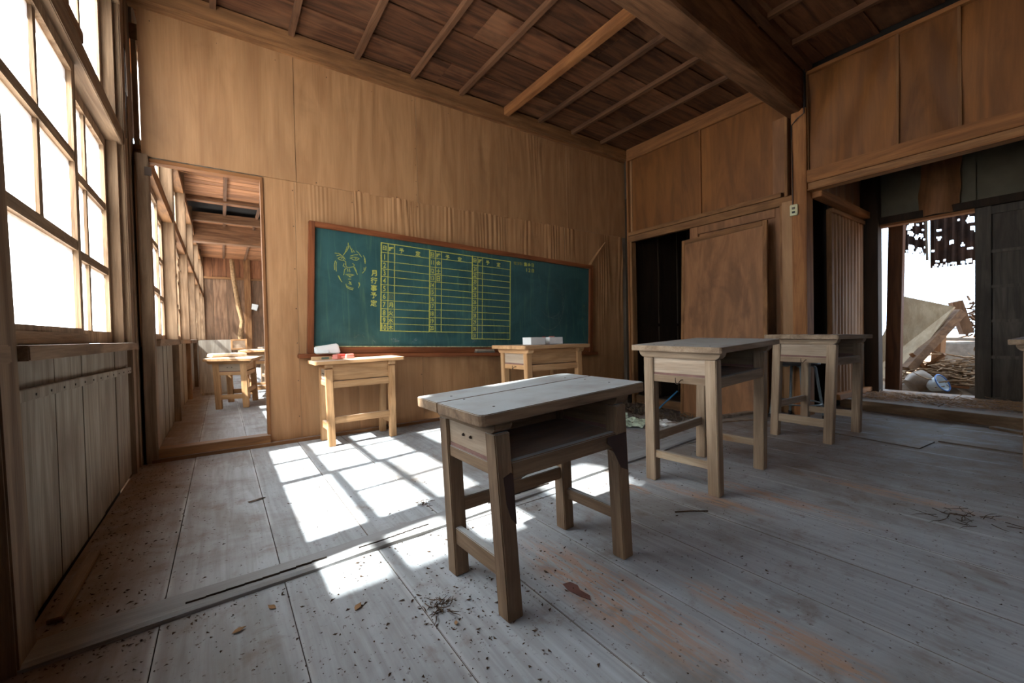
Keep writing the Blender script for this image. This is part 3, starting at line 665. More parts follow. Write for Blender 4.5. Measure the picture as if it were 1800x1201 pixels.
for x, z0 in ((.493, .178), (.550, .178), (.602, .178), (.903, .178), (.958, .178), (1.014, .178), (1.316, .124), (1.375, .124), (1.425, .124), (1.733, .124)):
    ribbon(tb, wob(x, .873, x+.003, z0), .0055); 
    if x in (.493, .903, 1.316, 1.733): ribbon(tb, wob(x+.004, .872, x+.006, z0), .005, D0+.0001)
for rows, a, b in ((rows1, .493, .905), (rows2, .903, 1.318), (rows3, 1.316, 1.735)):
    for i, z in enumerate(rows):
        last = i in (0, len(rows)-1)
        ribbon(tb, wob(a, z, b, z+(.0 if last else R(-.003, .006))), .006 if last else .0045, D0+.0002)
cobj('chalk_ruling', tb, M_chy)
FACE = [[(.245,.836),(.247,.8),(.235,.774),(.215,.745)],[(.255,.816),(.266,.789),(.278,.769)],[(.238,.806),(.225,.765),(.21,.737)],[(.151,.746),(.178,.747),(.195,.74)],[(.165,.729),(.188,.737),(.21,.728),(.225,.708)],[(.172,.711),(.192,.723),(.219,.717),(.21,.699),(.185,.701),(.172,.711)],[(.195,.714),(.203,.711)],[(.21,.703),(.229,.691),(.226,.669)],[(.263,.738),(.287,.75),(.315,.755)],[(.259,.722),(.28,.732),(.304,.733),(.327,.726),(.308,.711),(.284,.712),(.266,.721)],[(.294,.726),(.304,.723),(.301,.716)],[(.304,.783),(.322,.771),(.332,.754)],[(.332,.758),(.343,.741)],[(.283,.784),(.29,.77)],[(.357,.754),(.369,.736),(.375,.705)],[(.364,.735),(.372,.693)],[(.379,.669),(.369,.638),(.351,.618)],[(.365,.663),(.363,.645)],[(.155,.689),(.148,.657),(.151,.622)],[(.162,.683),(.159,.648),(.163,.613)],[(.176,.582),(.188,.555),(.203,.536)],[(.182,.579),(.193,.552)],[(.228,.691),(.231,.659),(.243,.648),(.267,.654),(.288,.661),(.29,.677),(.277,.684)],[(.216,.675),(.21,.657),(.226,.648)],[(.236,.646),(.221,.63),(.215,.59)],[(.288,.655),(.302,.631),(.314,.603)],[(.295,.656),(.307,.628)],[(.243,.639),(.245,.618)],[(.255,.641),(.259,.617)],[(.23,.595),(.261,.6),(.29,.597)],[(.24,.589),(.261,.587),(.281,.593)],[(.254,.58),(.268,.579)],[(.247,.563),(.268,.563)],[(.254,.547),(.272,.524),(.251,.529)],[(.256,.54),(.268,.541)],[(.231,.524),(.238,.499),(.258,.488),(.282,.483)],[(.238,.507),(.262,.498),(.286,.495)],[(.324,.543),(.331,.522),(.322,.503)],[(.329,.543),(.333,.526)],[(.273,.797),(.271,.768)]]
for s in FACE:
    fm = MB(); P = []
    for a, b in zip(s, s[1:]):
        for k in range(4): P.append((a[0]+(b[0]-a[0])*k/4+R(-.0008, .0008), a[1]+(b[1]-a[1])*k/4+R(-.0008, .0008)))
    P.append(s[-1]); ribbon(fm, P, .0042); cobj('chalk_stroke', fm, M_chy)
# characters, written in chalk
TX = []
def ch(s, u, v, size, mat=0, rot=None, sx=1.0): TX.append((s, u, v, size*(1.38 if s.isdigit() else 1.12), mat, R(-.06, .06) if rot is None else rot, sx))
for k, s in enumerate('月行事予定'): ch(s, .440, (.627, .569, .509, .453, .392)[k], .046)
for x0, a, b, c, d in ((.493, .522, .576, .66, .80), (.903, .93, .986, 1.07, 1.19), (1.316, 1.345, 1.40, 1.48, 1.60)):
    z = .835; ch('日', a, z, .036); ch('曜', b, z-.003, .036); ch('予', c, z-.005, .038); ch('定', d, z-.01, .038)
def mid(rows, i): return (rows[i]+rows[i+1])/2
for i in range(10): ch(str(i+1), .522, mid(rows1, i+1), .042, sx=.8); ch(str(i+11), .931, mid(rows2, i+1), .038, sx=.7)
for i in range(11): ch(str(i+21), 1.346, mid(rows3, i+1), .036, sx=.66)
for i, s in ((6, '月'), (7, '火'), (8, '水'), (9, '木')): ch(s, .576, mid(rows1, i+1), .038)
ch('日', .576, mid(rows1, 6), .034, 1)
for i, s in ((0, '金'), (1, '土'), (2, '日')): ch(s, .986, mid(rows2, i+1), .042)
ch('月', 1.40, mid(rows3, 2), .03, 1)
for k, s in enumerate('電気料'): ch(s, (1.792, 1.833, 1.868)[k], .863, .034, 1)
for k, s in enumerate('集金日'): ch(s, (1.918, 1.962, 2.006)[k], .866, .036)
for k, s in enumerate('12日'): ch(s, (1.931, 1.965, 2.008)[k], .812, .036)
ch('土', 2.70, .366, .03, 1); ch('ニ', 2.715, .50, .028, 1)
tos = []
for s, u, v, size, mt, rot, sx in TX:
    cu = bpy.data.curves.new('t', 'FONT'); cu.body = s; cu.size = size; cu.align_x = 'CENTER'; cu.align_y = 'CENTER'; cu.resolution_u = 3; cu.offset = .0009
    o = bpy.data.objects.new('t', cu); C.objects.link(o); tos.append(o)
dg = bpy.context.evaluated_depsgraph_get(); TMB = []
for o, (s, u, v, size, mt, rot, sx) in zip(tos, TX):
    me = o.evaluated_get(dg).to_mesh(); mb = MB(); n = 0; xs = [q.co for q in me.vertices]
    if not xs: continue
    cx = (min(q.x for q in xs)+max(q.x for q in xs))/2; cy = (min(q.y for q in xs)+max(q.y for q in xs))/2
    for q in xs:
        x, y_ = (q.x-cx)*sx, q.y-cy; x += .0012*noise.noise((u*90+y_*60, v*70, 0)); y_ += .0012*noise.noise((u*90+q.x*60, v*70, 5))
        mb.v.append(B(u+x*math.cos(rot)-y_*math.sin(rot), v+x*math.sin(rot)+y_*math.cos(rot), D0+.0004))
    mb.f += [tuple(n+i for i in p.vertices) for p in me.polygons]
    TMB.append((mb, mt)); o.evaluated_get(dg).to_mesh_clear()
for o in tos:
    cu = o.data; bpy.data.objects.remove(o); bpy.data.curves.remove(cu)
for mb, mt in TMB: cobj('chalk_character', mb, (M_chy, M_chf)[mt])
sm = MB()
for (u, v, rx, ry, n) in ((.62, .10, .05, .02, 16), (.78, .10, .02, .015, 6), (1.40, .22, .045, .09, 40), (1.34, .11, .03, .03, 14), (.74, .5, .05, .12, 8), (1.0, .33, .02, .03, 6), (2.2, .55, .22, .25, 9), (.35, .13, .2, .03, 5)):
    for _ in range(n):
        a, r0 = R(0, 6.28), R(.2, 1); x, y_ = u+rx*r0*math.cos(a), v+ry*r0*math.sin(a); q = R(0, 6.28); L = R(.006, .03); P = []
        for k in range(6): P.append((x, y_)); q += R(-.5, .5); x += L/4*math.cos(q); y_ += L/4*math.sin(q)
        if all(.03 < p[0] < 2.77 and .07 < p[1] < .9 for p in P): ribbon(sm, P, .0016, D0+.0001)
for (u, v, r0) in ((2.25, .55, .16), (2.3, .5, .13), (2.22, .47, .2)):
    ribbon(sm, [(u+r0*math.cos(t*.12), v+r0*1.2*math.sin(t*.12)) for t in range(-22, 5)], .002, D0+.0001)
cobj('chalk_scribbles', sm, M_chw, kind='stuff')

# ------------------------------------------------------------------ desks
def desk(label, foot, top, mats, lw=.047, split=False, seed=0, hook=True, side=(-1,), gussets=False, th=.026, closed=False, group=None, rail_mat=None):
    """foot=(cx,cy,W,D,rot), top=(cx,cy,h,W,D,rot,tx,ty). u runs along the long side, v across."""
    rs = random.Random(seed)
    fx, fy, FW, FD, fr = foot; cx, cy, h, TW, TD, tr, tx, ty = top
    root = empty('school_desk', (fx, fy, 0)); root.rotation_euler.z = fr; tag(root, label, 'desk', group)
    inv = Matrix.Translation((fx, fy, 0)) @ Matrix.Rotation(fr, 4, 'Z'); inv = inv.inverted()
    def wp(u, v, z):
        t = z/h; a = fr+(tr-fr)*t; x = fx+(cx-fx)*t+u*math.cos(a)-v*math.sin(a); y = fy+(cy-fy)*t+u*math.sin(a)+v*math.cos(a)
        return inv @ Vector((x, y, z+(tx*u+ty*v)*t))
    M = mats
    def part(name, mb, mat, bev=.0025, par=None): return obj(name, mb.map(wp), mat, par or root, bev)
    U0, V0 = FW/2, FD/2; zt = h-th
    br = .034                                        # bracket height under the top
    for su in (-1, 1):
        for sv in (-1, 1):
            a, b = sorted((su*U0, su*(U0-lw))); c, d = sorted((sv*V0, sv*(V0-lw)))
            part('leg', MB().box(a, b, c, d, 0, zt-br), M['z'], .003)
    # top, of one or two boards with rounded corners
    def slab(v0, v1, rc):
        P = []
        cs = [(-TW/2, v0, rc[0]), (TW/2, v0, rc[1]), (TW/2, v1, rc[2]), (-TW/2, v1, rc[3])]
        for i, (x, y, r0) in enumerate(cs):
            ox, oy = x+(r0 if x < 0 else -r0), y+(r0 if i < 2 else -r0); st = (math.pi, 1.5*math.pi, 0, .5*math.pi)[i]
            if r0 < .004: P.append((x, y)); continue
            for k in range(5): q = st+k*math.pi/8; P.append((ox+r0*math.cos(q), oy+r0*math.sin(q)))
        return MB().prism(P, lambda p, t: (p[0], p[1], zt+th*t))
    if split:
        part('tabletop_board', slab(-TD/2, TD*.12-.002, (.022, .008, .001, .001)), M['x'], .002)
        part('tabletop_board', slab(TD*.12+.002, TD/2, (.001, .001, .03, .012)), M['x'], .002)
    else:
        part('tabletop_board', slab(-TD/2, TD/2, (.016, .016, .016, .016)), M['x'], .002)
    # curved brackets along v over each pair of legs
    for su in (-1, 1):
        a, b = sorted((su*(U0+.004), su*(U0-lw-.004))); e = TD/2-.022; P = [(-e, zt), (e, zt)]
        for k in range(6): q = k*math.pi/10; P.append((e-.030+.030*math.cos(q), zt-.002-(br-.002)*math.sin(q)))
        for k in range(6): q = math.pi/2+k*math.pi/10; P.append((-e+.030+.030*math.cos(q), zt-.002-(br-.002)*math.sin(q)))
        part('bracket', MB().prism(P, lambda p, t, a=a, b=b: (a+(b-a)*t, p[0], p[1])), M['y'], .0015)
    zs = zt-br-.095                                  # shelf level
    # short side rails and side boards
    for su in (-1, 1):
        a, b = sorted((su*(U0-.010), su*(U0-.030)))
        part('side_board', MB().box(a, b, -V0+lw, V0-lw, zs+.022, zt-br+.004), M['y'] if su > 0 else M_shelf, .001)
        part('side_strip', MB().box(a-.001, b+.001, -V0+lw, V0-lw, zs+.012, zs+.022), M_reds, 0)
        part('side_rail', MB().box(a-.004, b+.002, -V0+lw, V0-lw, zs-.022, zs+.012), M['y'], .002)
        part('foot_rail', MB().box(*sorted((su*(U0-.008), su*(U0-.030))), -V0+lw*.8, V0-lw*.8, .105+rs.uniform(-.01, .01), .15), (rail_mat or M['y']), .002)
    # book shelf, front rail, back board
    part('shelf', MB().box(-U0+.02, U0-.02, -V0+.02, V0-.02, zs, zs+.010), M_rail['x'], 0)
    part('front_rail', MB().box(-U0+lw, U0-lw, -V0+.004, -V0+.028, zs-.034, zs+.012), M['x'], .003)
    if gussets:
        for su in (-1, 1):
            P = [(su*(U0-lw+.001), zs-.034), (su*(U0-lw-.05), zs-.034)]+[(su*(U0-lw-.05+.05*math.sin(k*math.pi/10)), zs-.084+.05*math.cos(k*math.pi/10)) for k in range(1, 6)]
            part('gusset', MB().prism(P, lambda p, t: (p[0], -V0+.006+.02*t, p[1])), M['x'], 0)
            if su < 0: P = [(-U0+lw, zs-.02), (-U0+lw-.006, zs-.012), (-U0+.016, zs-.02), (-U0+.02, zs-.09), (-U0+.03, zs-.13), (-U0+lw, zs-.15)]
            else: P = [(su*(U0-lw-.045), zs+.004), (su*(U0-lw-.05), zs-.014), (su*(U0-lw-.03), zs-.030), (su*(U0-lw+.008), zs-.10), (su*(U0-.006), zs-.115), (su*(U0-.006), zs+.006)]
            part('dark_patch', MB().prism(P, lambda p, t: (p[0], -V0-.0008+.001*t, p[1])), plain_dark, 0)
    part('back_board', MB().box(-U0+lw, U0-lw, V0-.026, V0-.010, zs+.006, zt-.004), M['x'], .001)
    if closed: part('front_board', MB().box(-U0+lw, U0-lw, -V0+.016, -V0+.028, zs+.016, zt-.004), M['x'], .001)
    part('back_rail', MB().box(-U0+lw, U0-lw, V0-.030, V0-.006, zs-.030, zs+.006), M['x'], .002)
    part('stretcher', MB().box(-U0+lw*.8, U0-lw*.8, V0-.034, V0-.012, .185, .228) if not closed else MB().box(-U0+lw*.8, U0-lw*.8, -V0+.010, -V0+.032, .15, .195), M['x'], .002)
    for k, (u, v) in enumerate(((-U0+.02, -V0+.04), (-U0+.02, V0-.05), (U0-.02, -V0+.04), (U0-.02, V0-.05), (-U0+.015, .03), (U0-.02, .02))):
        part('nail', MB().lathe([(.0035, h), (.0035, h+.0008)], (u+rs.uniform(-.01, .01), v+rs.uniform(-.015, .015), 0), 7), M_metal, 0)
    if hook:
        v0 = rs.uniform(-.03, .0); P = [(-U0-.002+.012, v0-.012, zs-.004), (-U0-.010, v0-.012, zs-.004), (-U0-.020, v0-.010, zs-.012), (-U0-.018, v0-.0, zs-.024), (-U0-.014, v0+.010, zs-.020), (-U0-.010, v0+.014, zs-.008), (-U0-.013, v0+.012, zs+.004)]
        part('hook', MB().tube(P, .0022), M_metal, 0)
    else:
        for v0 in (-.02, .02): part('nail', MB().lathe([(.005, 0), (.003, .005)], seg=8).map(lambda x, y, z: (-U0+.008-z, v0+x, zs+.06+y)), M_metal, 0)
    return root
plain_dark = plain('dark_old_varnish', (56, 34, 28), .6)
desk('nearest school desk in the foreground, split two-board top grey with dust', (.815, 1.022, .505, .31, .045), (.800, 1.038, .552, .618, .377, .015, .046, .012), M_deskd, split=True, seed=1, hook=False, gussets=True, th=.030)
desk('taller pale desk right of the nearest one, dusty top and wire hook', (2.003, 1.158, .572, .352, .10), (1.999, 1.154, .666, .66, .44, .07, .031, .019), M_deskg, lw=.05, seed=2, rail_mat=M_worn)
desk('grey-brown desk in front of the metal stool, near the right post', (3.315, 1.143, .51, .355, -.02), (3.309, 1.119, .677, .638, .416, .0, -.015, .013), M_deskg, lw=.048, seed=3, rail_mat=M_worn)
desk('orange-brown desk pushed against the wall under the left end of the chalkboard', (.797, 3.10, .465, .26, .03), (.79, 3.075, .577, .60, .31, -.02, .012, .0), M_desko, lw=.044, seed=4, hook=False, closed=True, th=.022)
desk('desk with white boxes on it, under the right end of the chalkboard', (2.07, 2.55, .55, .34, .012), (2.062, 2.556, .639, .656, .435, .012, -.009, -.004), M_desko, lw=.046, seed=5, closed=True)
desk('desk cut off by the right edge of the photo', (3.50, .07, .52, .34, .0), (3.51, .07, .645, .64, .43, .0, 0, 0), M_deskg, lw=.048, seed=6)
desk('leaning desk seen through the doorway, in front of the propped panel', (.14, 5.62, .60, .30, 1.36), (.12, 5.60, .535, .72, .44, 1.36, .0, .03), M_desko, lw=.055, seed=7, hook=False, closed=True)
desk('farther desk half hidden behind the doorway edge in the next room', (.42, 6.30, .50, .32, 1.4), (.42, 6.30, .60, .62, .42, 1.4, 0, 0), M_desko, lw=.05, seed=8, hook=False)
desk('low dark desk near the far end of the next room', (.85, 8.1, .60, .36, .1), (.85, 8.1, .60, .66, .44, .1, 0, 0), M_deskd, lw=.05, seed=9, hook=False)

# ------------------------------------------------------------------ things on and around
def crate(name, label, cat, x, y, z, w_, d_, h_, rot, mat, parts=(), group=None):
    r = empty(name, (x, y, z)); r.rotation_euler.z = rot; tag(r, label, cat, group)
    obj('carton', MB().rbox(-w_/2, w_/2, -d_/2, d_/2, 0, h_, .0015), mat, r, .002)
    return r
zF = .640
b1 = crate('chalk_box', 'left one of the two white boxes on the desk under the chalkboard', 'box', 1.965, 2.52, zF+.002, .145, .10, .055, .05, M_paper, group='white boxes on the chalkboard desk')
obj('side_shade', MB().box(.0725, .074, -.05, .05, 0, .054), M_boxg, b1)  # dark sheet painted as the shaded side of the box
b2 = crate('chalk_box', 'right one of the two white boxes on the desk, pink chalk showing on top', 'box', 2.17, 2.54, zF, .135, .09, .054, -.03, M_paper, group='white boxes on the chalkboard desk')
obj('chalk_stick', MB().tube([(-.05, -.02, .058), (.0, -.02, .058)], .005), M_pink, b2); obj('chalk_stick', MB().tube([(-.075, .0, .056), (-.095, .01, .056)], .005), M_red, b2)
tx_ = empty('paper_bundle', (.63, 3.245, .614)); tag(tx_, 'crumpled white paper bundle on the left end of the chalk tray', 'paper')
obj('bundle', MB().hexa([(-.085, -.03, .0), (.085, -.035, -.002), (.08, .04, 0), (-.085, .04, 0), (-.08, -.025, .055), (.07, -.02, .07), (.075, .035, .075), (-.085, .035, .05)]), M_paper, tx_, .008)
obj('folded_sheet', MB().hexa([(-.09, -.04, .006), (.0, -.045, .004), (.0, .0, .05), (-.09, .0, .045), (-.088, -.042, .010), (.0, -.047, .008), (.002, -.002, .054), (-.09, -.002, .05)]), M_paper, tx_, .001)
cx_ = empty('chalk_carton', (.575, 3.17, .575)); tag(cx_, 'small flat carton with a dark label beside the chalk tray end', 'box')
obj('carton', MB().rbox(-.065, .065, -.02, .02, 0, .022, .001), M_card, cx_, .002); obj('label_strip', MB().box(-.005, .045, -.0225, -.0205, .004, .018), plain('dark_label', (92, 110, 96), .7), cx_)
def eraser(x, y, z, rot, m_, label, L=.055, tilt=0):
    r = empty('board_eraser', (x, y, z)); r.rotation_euler = (0, tilt, rot); tag(r, label, 'eraser', 'red erasers on the orange desk')
    obj('felt', MB().rbox(-L/2, L/2, -.02, .02, 0, .018, .001), M_pink, r, .002); obj('handle', MB().rbox(-L/2+.002, L/2-.002, -.018, .018, .018, .032, .001), m_, r, .003)
eraser(.66, 3.10, .579, .9, M_pink, 'left pale red eraser standing askew on the desk by the wall')
eraser(.745, 3.09, .580, .05, M_pink, 'right pale pink eraser on the desk by the wall')
eraser(.705, 3.165, .578, -.1, M_red, 'bright red eraser behind the two pale ones on the desk', .06)
e2 = empty('felt_eraser', (1.97, 3.262, .564)); e2.rotation_euler = (0, .0375, .05); tag(e2, 'grey chalk-dusted eraser lying on the middle of the chalk tray', 'eraser')
obj('felt', MB().rbox(-.10, .10, -.025, .025, 0, .014, .001), M_boxg, e2, .002); obj('handle', MB().rbox(-.095, .095, -.022, .022, .014, .03, .001), M_shelf, e2, .003)
# stool
st = empty('metal_stool', (3.765, 1.43, 0)); tag(st, 'round dark stool with blue-grey metal legs behind the grey-brown desk', 'stool')
obj('seat', MB().lathe([(.14, .432), (.16, .436), (.163, .446), (.158, .456), (.10, .459), (.001, .459)], seg=32), M_black, st, smooth=False)
for a in (.6, 2.2, 3.75, 5.3):
    c_, s_ = math.cos(a), math.sin(a)
    l = obj('leg', MB().tube([(.05*c_, .05*s_, .425), (.115*c_, .115*s_, .425), (.13*c_, .13*s_, .41), (.185*c_, .185*s_, .012)], .010, 8), M_blue, st, smooth=True)
    obj('rubber_foot', MB().lathe([(.013, 0), (.014, .03), (.011, .032)], (.186*c_, .186*s_, 0), 10), M_black, l)
obj('ring', MB().tube([(.165*math.cos(t*math.pi/12), .165*math.sin(t*math.pi/12), .13) for t in range(25)], .006, 6), M_blue, st, smooth=True)
# leaning panel
lp = empty('plywood_sheet', (3.75, 2.02, -.10)); tag(lp, 'brown framed plywood door panel leaning against the right wall', 'panel')
A = Vector((3.70, 2.405, -.125)); Bv = Vector((3.70, 1.605, -.125)); Tl = Vector((3.90, 2.490, 1.632)); Tr = Vector((3.90, 1.683, 1.662))
nrm = (Tl-A).cross(Bv-A).normalized()
if nrm.x > 0: nrm = -nrm
def LP(u, v, d): return A+(Bv-A)*u+((Tl-A)+((Tr-Bv)-(Tl-A))*u)*v+nrm*d-Vector((3.75, 2.02, -.10))
def lpb(name, u0, u1, v0, v1, d0, d1_, mat, bev=.003):
    mb = MB().hexa([LP(u0, v0, d0), LP(u1, v0, d0), LP(u1, v1, d0), LP(u0, v1, d0), LP(u0, v0, d1_), LP(u1, v0, d1_), LP(u1, v1, d1_), LP(u0, v1, d1_)]); obj(name, mb, mat, lp, bev)
lpb('plywood_face', .035, .965, .02, .985, .0, .020, M_plyd); lpb('stile', 0, .04, 0, 1, -.006, .026, M_rail['z']); lpb('stile', .955, 1, 0, 1, -.006, .026, M_rail['z'])
lpb('rail', .04, .955, .975, 1, -.006, .026, M_rail['y']); lpb('rail', .04, .955, 0, .03, -.006, .026, M_rail['y'])
# switch
sw = empty('light_switch', (XR-.075, 1.49, 1.655)); tag(sw, 'small cream light switch on the right post', 'switch')
obj('plate', MB().box(-.02, .005, -.028, .028, 0, .09), M_cream, sw, .004); obj('rocker', MB().box(-.026, -.019, -.012, .010, .05, .068), M_boxg, sw, .001); obj('rocker', MB().box(-.026, -.019, -.012, .010, .018, .034), M_black, sw, .001)
# loose timber
def plank(name, label, a, b, w_, h_, mat, up=(0, 0, 1), cat='plank', bev=.002):
    a, b = Vector(a), Vector(b); r = obj(name, MB().bar((0, 0, 0), b-a, w_, h_, up), mat, None, bev); r.location = a; return tag(r, label, cat)
plank('wood_block', 'short weathered block lying on the floor by the porch step', (4.30, .45, .013), (4.20, .30, .013), .055, .022, M_frame['y'])
plank('loose_plank', 'pale narrow plank on the floor in front of the leaning panel', (3.05, 1.86, .012), (3.95, 1.70, .012), .055, .02, M_siding)
plank('loose_plank', 'thin strip lying beside the pale plank near the desks', (2.80, 1.93, .006), (3.45, 1.64, .006), .09, .010, M_frame['y'])
plank('fallen_rail', 'dark fallen rail lying in the closet doorway', (3.98, 3.15, -.06), (3.90, 2.36, -.075), .05, .09, M_old['y'])
plank('wood_strip', 'short strip of wood on the dirty floor beside the window dado', (-.375, 1.56, .010), (-.375, 1.98, .010), .03, .014, M_frame['y'])
plank('splintered_board', 'splintered rough board wedged on the window lintel beam', (-.418, 2.27, 1.905), (-.44, 1.50, 1.925), .03, .045, M_old['y'])
pc = obj('fabric_strip', MB().hexa([(-.401, 3.14, 2.13), (-.399, 3.19, 2.125), (-.401, 3.185, 2.36), (-.403, 3.165, 2.38), (-.397, 3.14, 2.13), (-.395, 3.19, 2.125), (-.397, 3.185, 2.36), (-.399, 3.165, 2.38)]), M_paper); tag(pc, 'white strip of cloth hanging on the corner post high beside the windows', 'cloth')
wr_ = obj('loose_wire', MB().tube([(-.40, 3.16, 2.40), (-.392, 3.11, 2.30), (-.385, 3.06, 2.12), (-.388, 3.04, 2.00), (-.392, 3.07, 1.92), (-.40, 3.12, 1.86)], .0016), M_black); tag(wr_, 'thin wire dangling down the corner post beside the windows', 'wire')
# papers and debris by the doorway
def scrap(label, x, y, z, s, mat, seed, cat='paper', name='paper_scrap'):
    mb = MB(); n = 9
    for i in range(n+1):
        for k in range(n+1):
            u, v = i/n-.5, k/n-.5; mb.v.append((s*u*1.5, s*v, .004+.05*s*abs(noise.noise((u*4, v*4, seed)))*3))
    for i in range(n):
        for k in range(n): a = i*(n+1)+k; mb.f.append((a, a+n+1, a+n+2, a+1))
    o = obj(name, mb, mat); o.location = (x, y, z); o.rotation_euler.z = seed; return tag(o, label, cat)
scrap('crumpled printed paper scrap on the floor beyond the nearest desk', 2.62, 2.12, .003, .20, M_map, .4)
scrap('white sheet of paper lying beside the pale plank', 2.80, 1.98, .004, .16, M_paper, 1.1)
scrap('torn printed sheet at the edge of the broken floor', 2.72, 2.42, .003, .17, M_map, 2.3)
scrap('dusty paper heap in front of the closet doorway', 2.60, 2.75, .003, .2, M_boxg, 3.1)
bs = obj('blue_stick', MB().tube([(3.60, 2.62, -.08), (3.78, 2.50, .11)], .008), M_bluep); tag(bs, 'bright blue plastic stick in the debris by the closet doorway', 'stick')
# twigs, leaves and crumbs
def twigs(name, label, x, y, z, n, s, mat, flat=.2, kind='stuff', rad=.0016, cat='twigs', parent=None):
    mb = MB()
    for _ in range(n):
        a = R(0, 6.28); px, py, pz = x+random.gauss(0, s*.4), y+random.gauss(0, s*.4), z+abs(random.gauss(0, s*flat*.5))+rad; L = R(.2, 1)*s; P = []
        for k in range(4): P.append((px, py, pz)); a += R(-.4, .4); px += L/3*math.cos(a); py += L/3*math.sin(a); pz = max(z+rad, pz+R(-.2, .25)*L*flat)
        mb.tube(P, [rad, rad*.9, rad*.7, rad*.4], 4)
    return tag(obj(name, mb, mat, parent), label, cat, kind=kind)
twigs('cedar_twigs', 'small heap of dry cedar twigs on the floor left of the nearest desk', .46, 1.02, .001, 36, .045, M_dirt)
twigs('dry_twigs', 'loose spread of dry twigs on the floor at the far right', 2.24, .30, .001, 34, .10, M_dirt, rad=.0014)
twigs('dry_twigs', 'wisp of dry twigs in the sunlit patch near the cross batten', .70, 1.70, .001, 20, .04, M_dirt)
tw = obj('single_twig', MB().tube([(1.46, .985, .004), (1.51, .95, .007), (1.57, .912, .004)], .003, 5), M_dirt); tag(tw, 'single dark twig on the floor right of the nearest desk', 'twig')
tg = obj('bark_flake', MB().rbox(-.035, .035, -.006, .006, 0, .004, .003), M_dirt); tg.location = (.11, 2.20, .002); tg.rotation_euler.z = .4; tag(tg, 'dark bark flake on the floor beside the second board seam', 'bark')
rp = obj('red_stain_flake', MB().prism([(.0, -.012), (.03, -.02), (.07, -.012), (.10, .0), (.085, .012), (.05, .008), (.03, .018), (.005, .012)], lambda p, t: (.80+p[1]*1.0+.0*t, .90-p[0], .001+.0012*t)), plain('dark_red_paint', (110, 74, 68), .8)); tag(rp, 'dark red paint flake on the floor right of the nearest desk', 'paint flake')
def leaf(x, y, r, s, label):
    mb = MB(); P = [(0, 0), (.3, .25), (.6, .3), (.8, .15), (1.05, .0), (.8, -.12), (.55, -.28), (.3, -.2)]
    o = obj('dry_leaf', mb.prism(P, lambda p, t: (s*p[0], s*p[1], .002+.0008*t+s*.25*abs(p[1])**1.3+s*.1*p[0]**2)), M_twig); o.location = (x, y, .001); o.rotation_euler.z = r; tag(o, label, 'leaf')
leaf(.27, 1.14, .8, .030, 'curled pale leaf on the floor between the batten and the nearest desk')
leaf(.10, 1.28, 2.2, .028, 'small pale leaf beside the board seam near the cross batten')
leaf(.46, .93, 1.1, .016, 'tiny round brown leaf beside the cedar twigs')
leaf(.0, 1.235, .2, .03, 'brown leaf on the floor at the lower left near the batten')
cr = MB(); n = 0
while n < 2600:
    r0 = random.random()
    if r0 < .30: x, y = -.42+abs(random.gauss(0, .16)), R(1.5, 3.25)
    elif r0 < .42: x, y = R(-.4, 2.6), 1.37+.062*0+abs(random.gauss(0, .0))+random.gauss(0, .03)-.01
    elif r0 < .62: x, y = random.gauss(.55, .22), random.gauss(.98, .18)
    elif r0 < .72: x, y = -.42+abs(random.gauss(0, .5)), R(.6, 1.4)
    elif r0 < .9: x, y = R(.3, 4.2), R(.1, 1.35)
    else: x, y = R(.2, 2.9), R(1.55, 3.2)
    if x < -.41 or y > 3.24: continue
    yb = 1.372+.062*(x+.42)
    if -.004 < y-yb < .13:
        if random.random() < .7: y = yb-.006-abs(random.gauss(0, .012))
        else: continue
    if x > 2.95 and y > 1.8: continue
    s = .0010+.0022*random.random()**3; a = R(0, 3.14); L = s*R(1, 3.2); c_, s_ = math.cos(a), math.sin(a); k0 = len(cr.v)
    for (u, v, z) in ((-L, -s, 0), (L, -s, 0), (0, s, 0), (R(-.3, .3)*L, 0, s*1.1)): cr.v.append((x+u*c_-v*s_, y+u*s_+v*c_, z+.0012))
    cr.f += [(k0, k0+2, k0+1), (k0, k0+1, k0+3), (k0+1, k0+2, k0+3), (k0+2, k0, k0+3)]; n += 1
tag(obj('floor_crumbs', cr, M_dirt), 'crumbs of dirt and bark scattered over the classroom floor', 'debris', kind='stuff')
rb = MB()
for _ in range(500):
    x, y = R(2.98, 3.88), R(1.85, 3.15); a = R(0, 3.14); L = R(.01, .07); rb.bar((x, y, -.12+R(0, .03)), (x+L*math.cos(a), y+L*math.sin(a), -.115+R(0, .05)), R(.004, .02), .003)
for _ in range(260):
    x, y = random.gauss(2.75, .14), R(1.95, 3.2); a = R(0, 3.14); L = R(.01, .05)
    if x < 2.92: rb.bar((x, y, .003), (x+L*math.cos(a), y+L*math.sin(a), .003+R(0, .015)), R(.004, .012), .002)
tag(obj('closet_debris', rb, plain('grey_debris', (120, 104, 88), .95, var=.4, nscale=12)), 'grey litter and splinters on the sunken floor at the closet doorway', 'debris', kind='stuff')
sw_ = MB()
for _ in range(1500):
    x = R(4.62, 5.17); y = R(-.3, 1.28); x = max(x, 4.66+(y-1.3)*.14); a = R(0, 3.14); L = R(.02, .12); z = .086+abs(random.gauss(0, .010))*(1 if x < 5.2 else 2.2)
    sw_.bar((x, y, z), (x+L*math.cos(a), y+L*math.sin(a), z+R(-.0, .012)), .003, .002)
tag(obj('straw_litter', sw_, plain('straw', (168, 128, 88), .9, var=.3, nscale=9)), 'brown straw and twigs strewn on the porch boards', 'straw', kind='stuff')

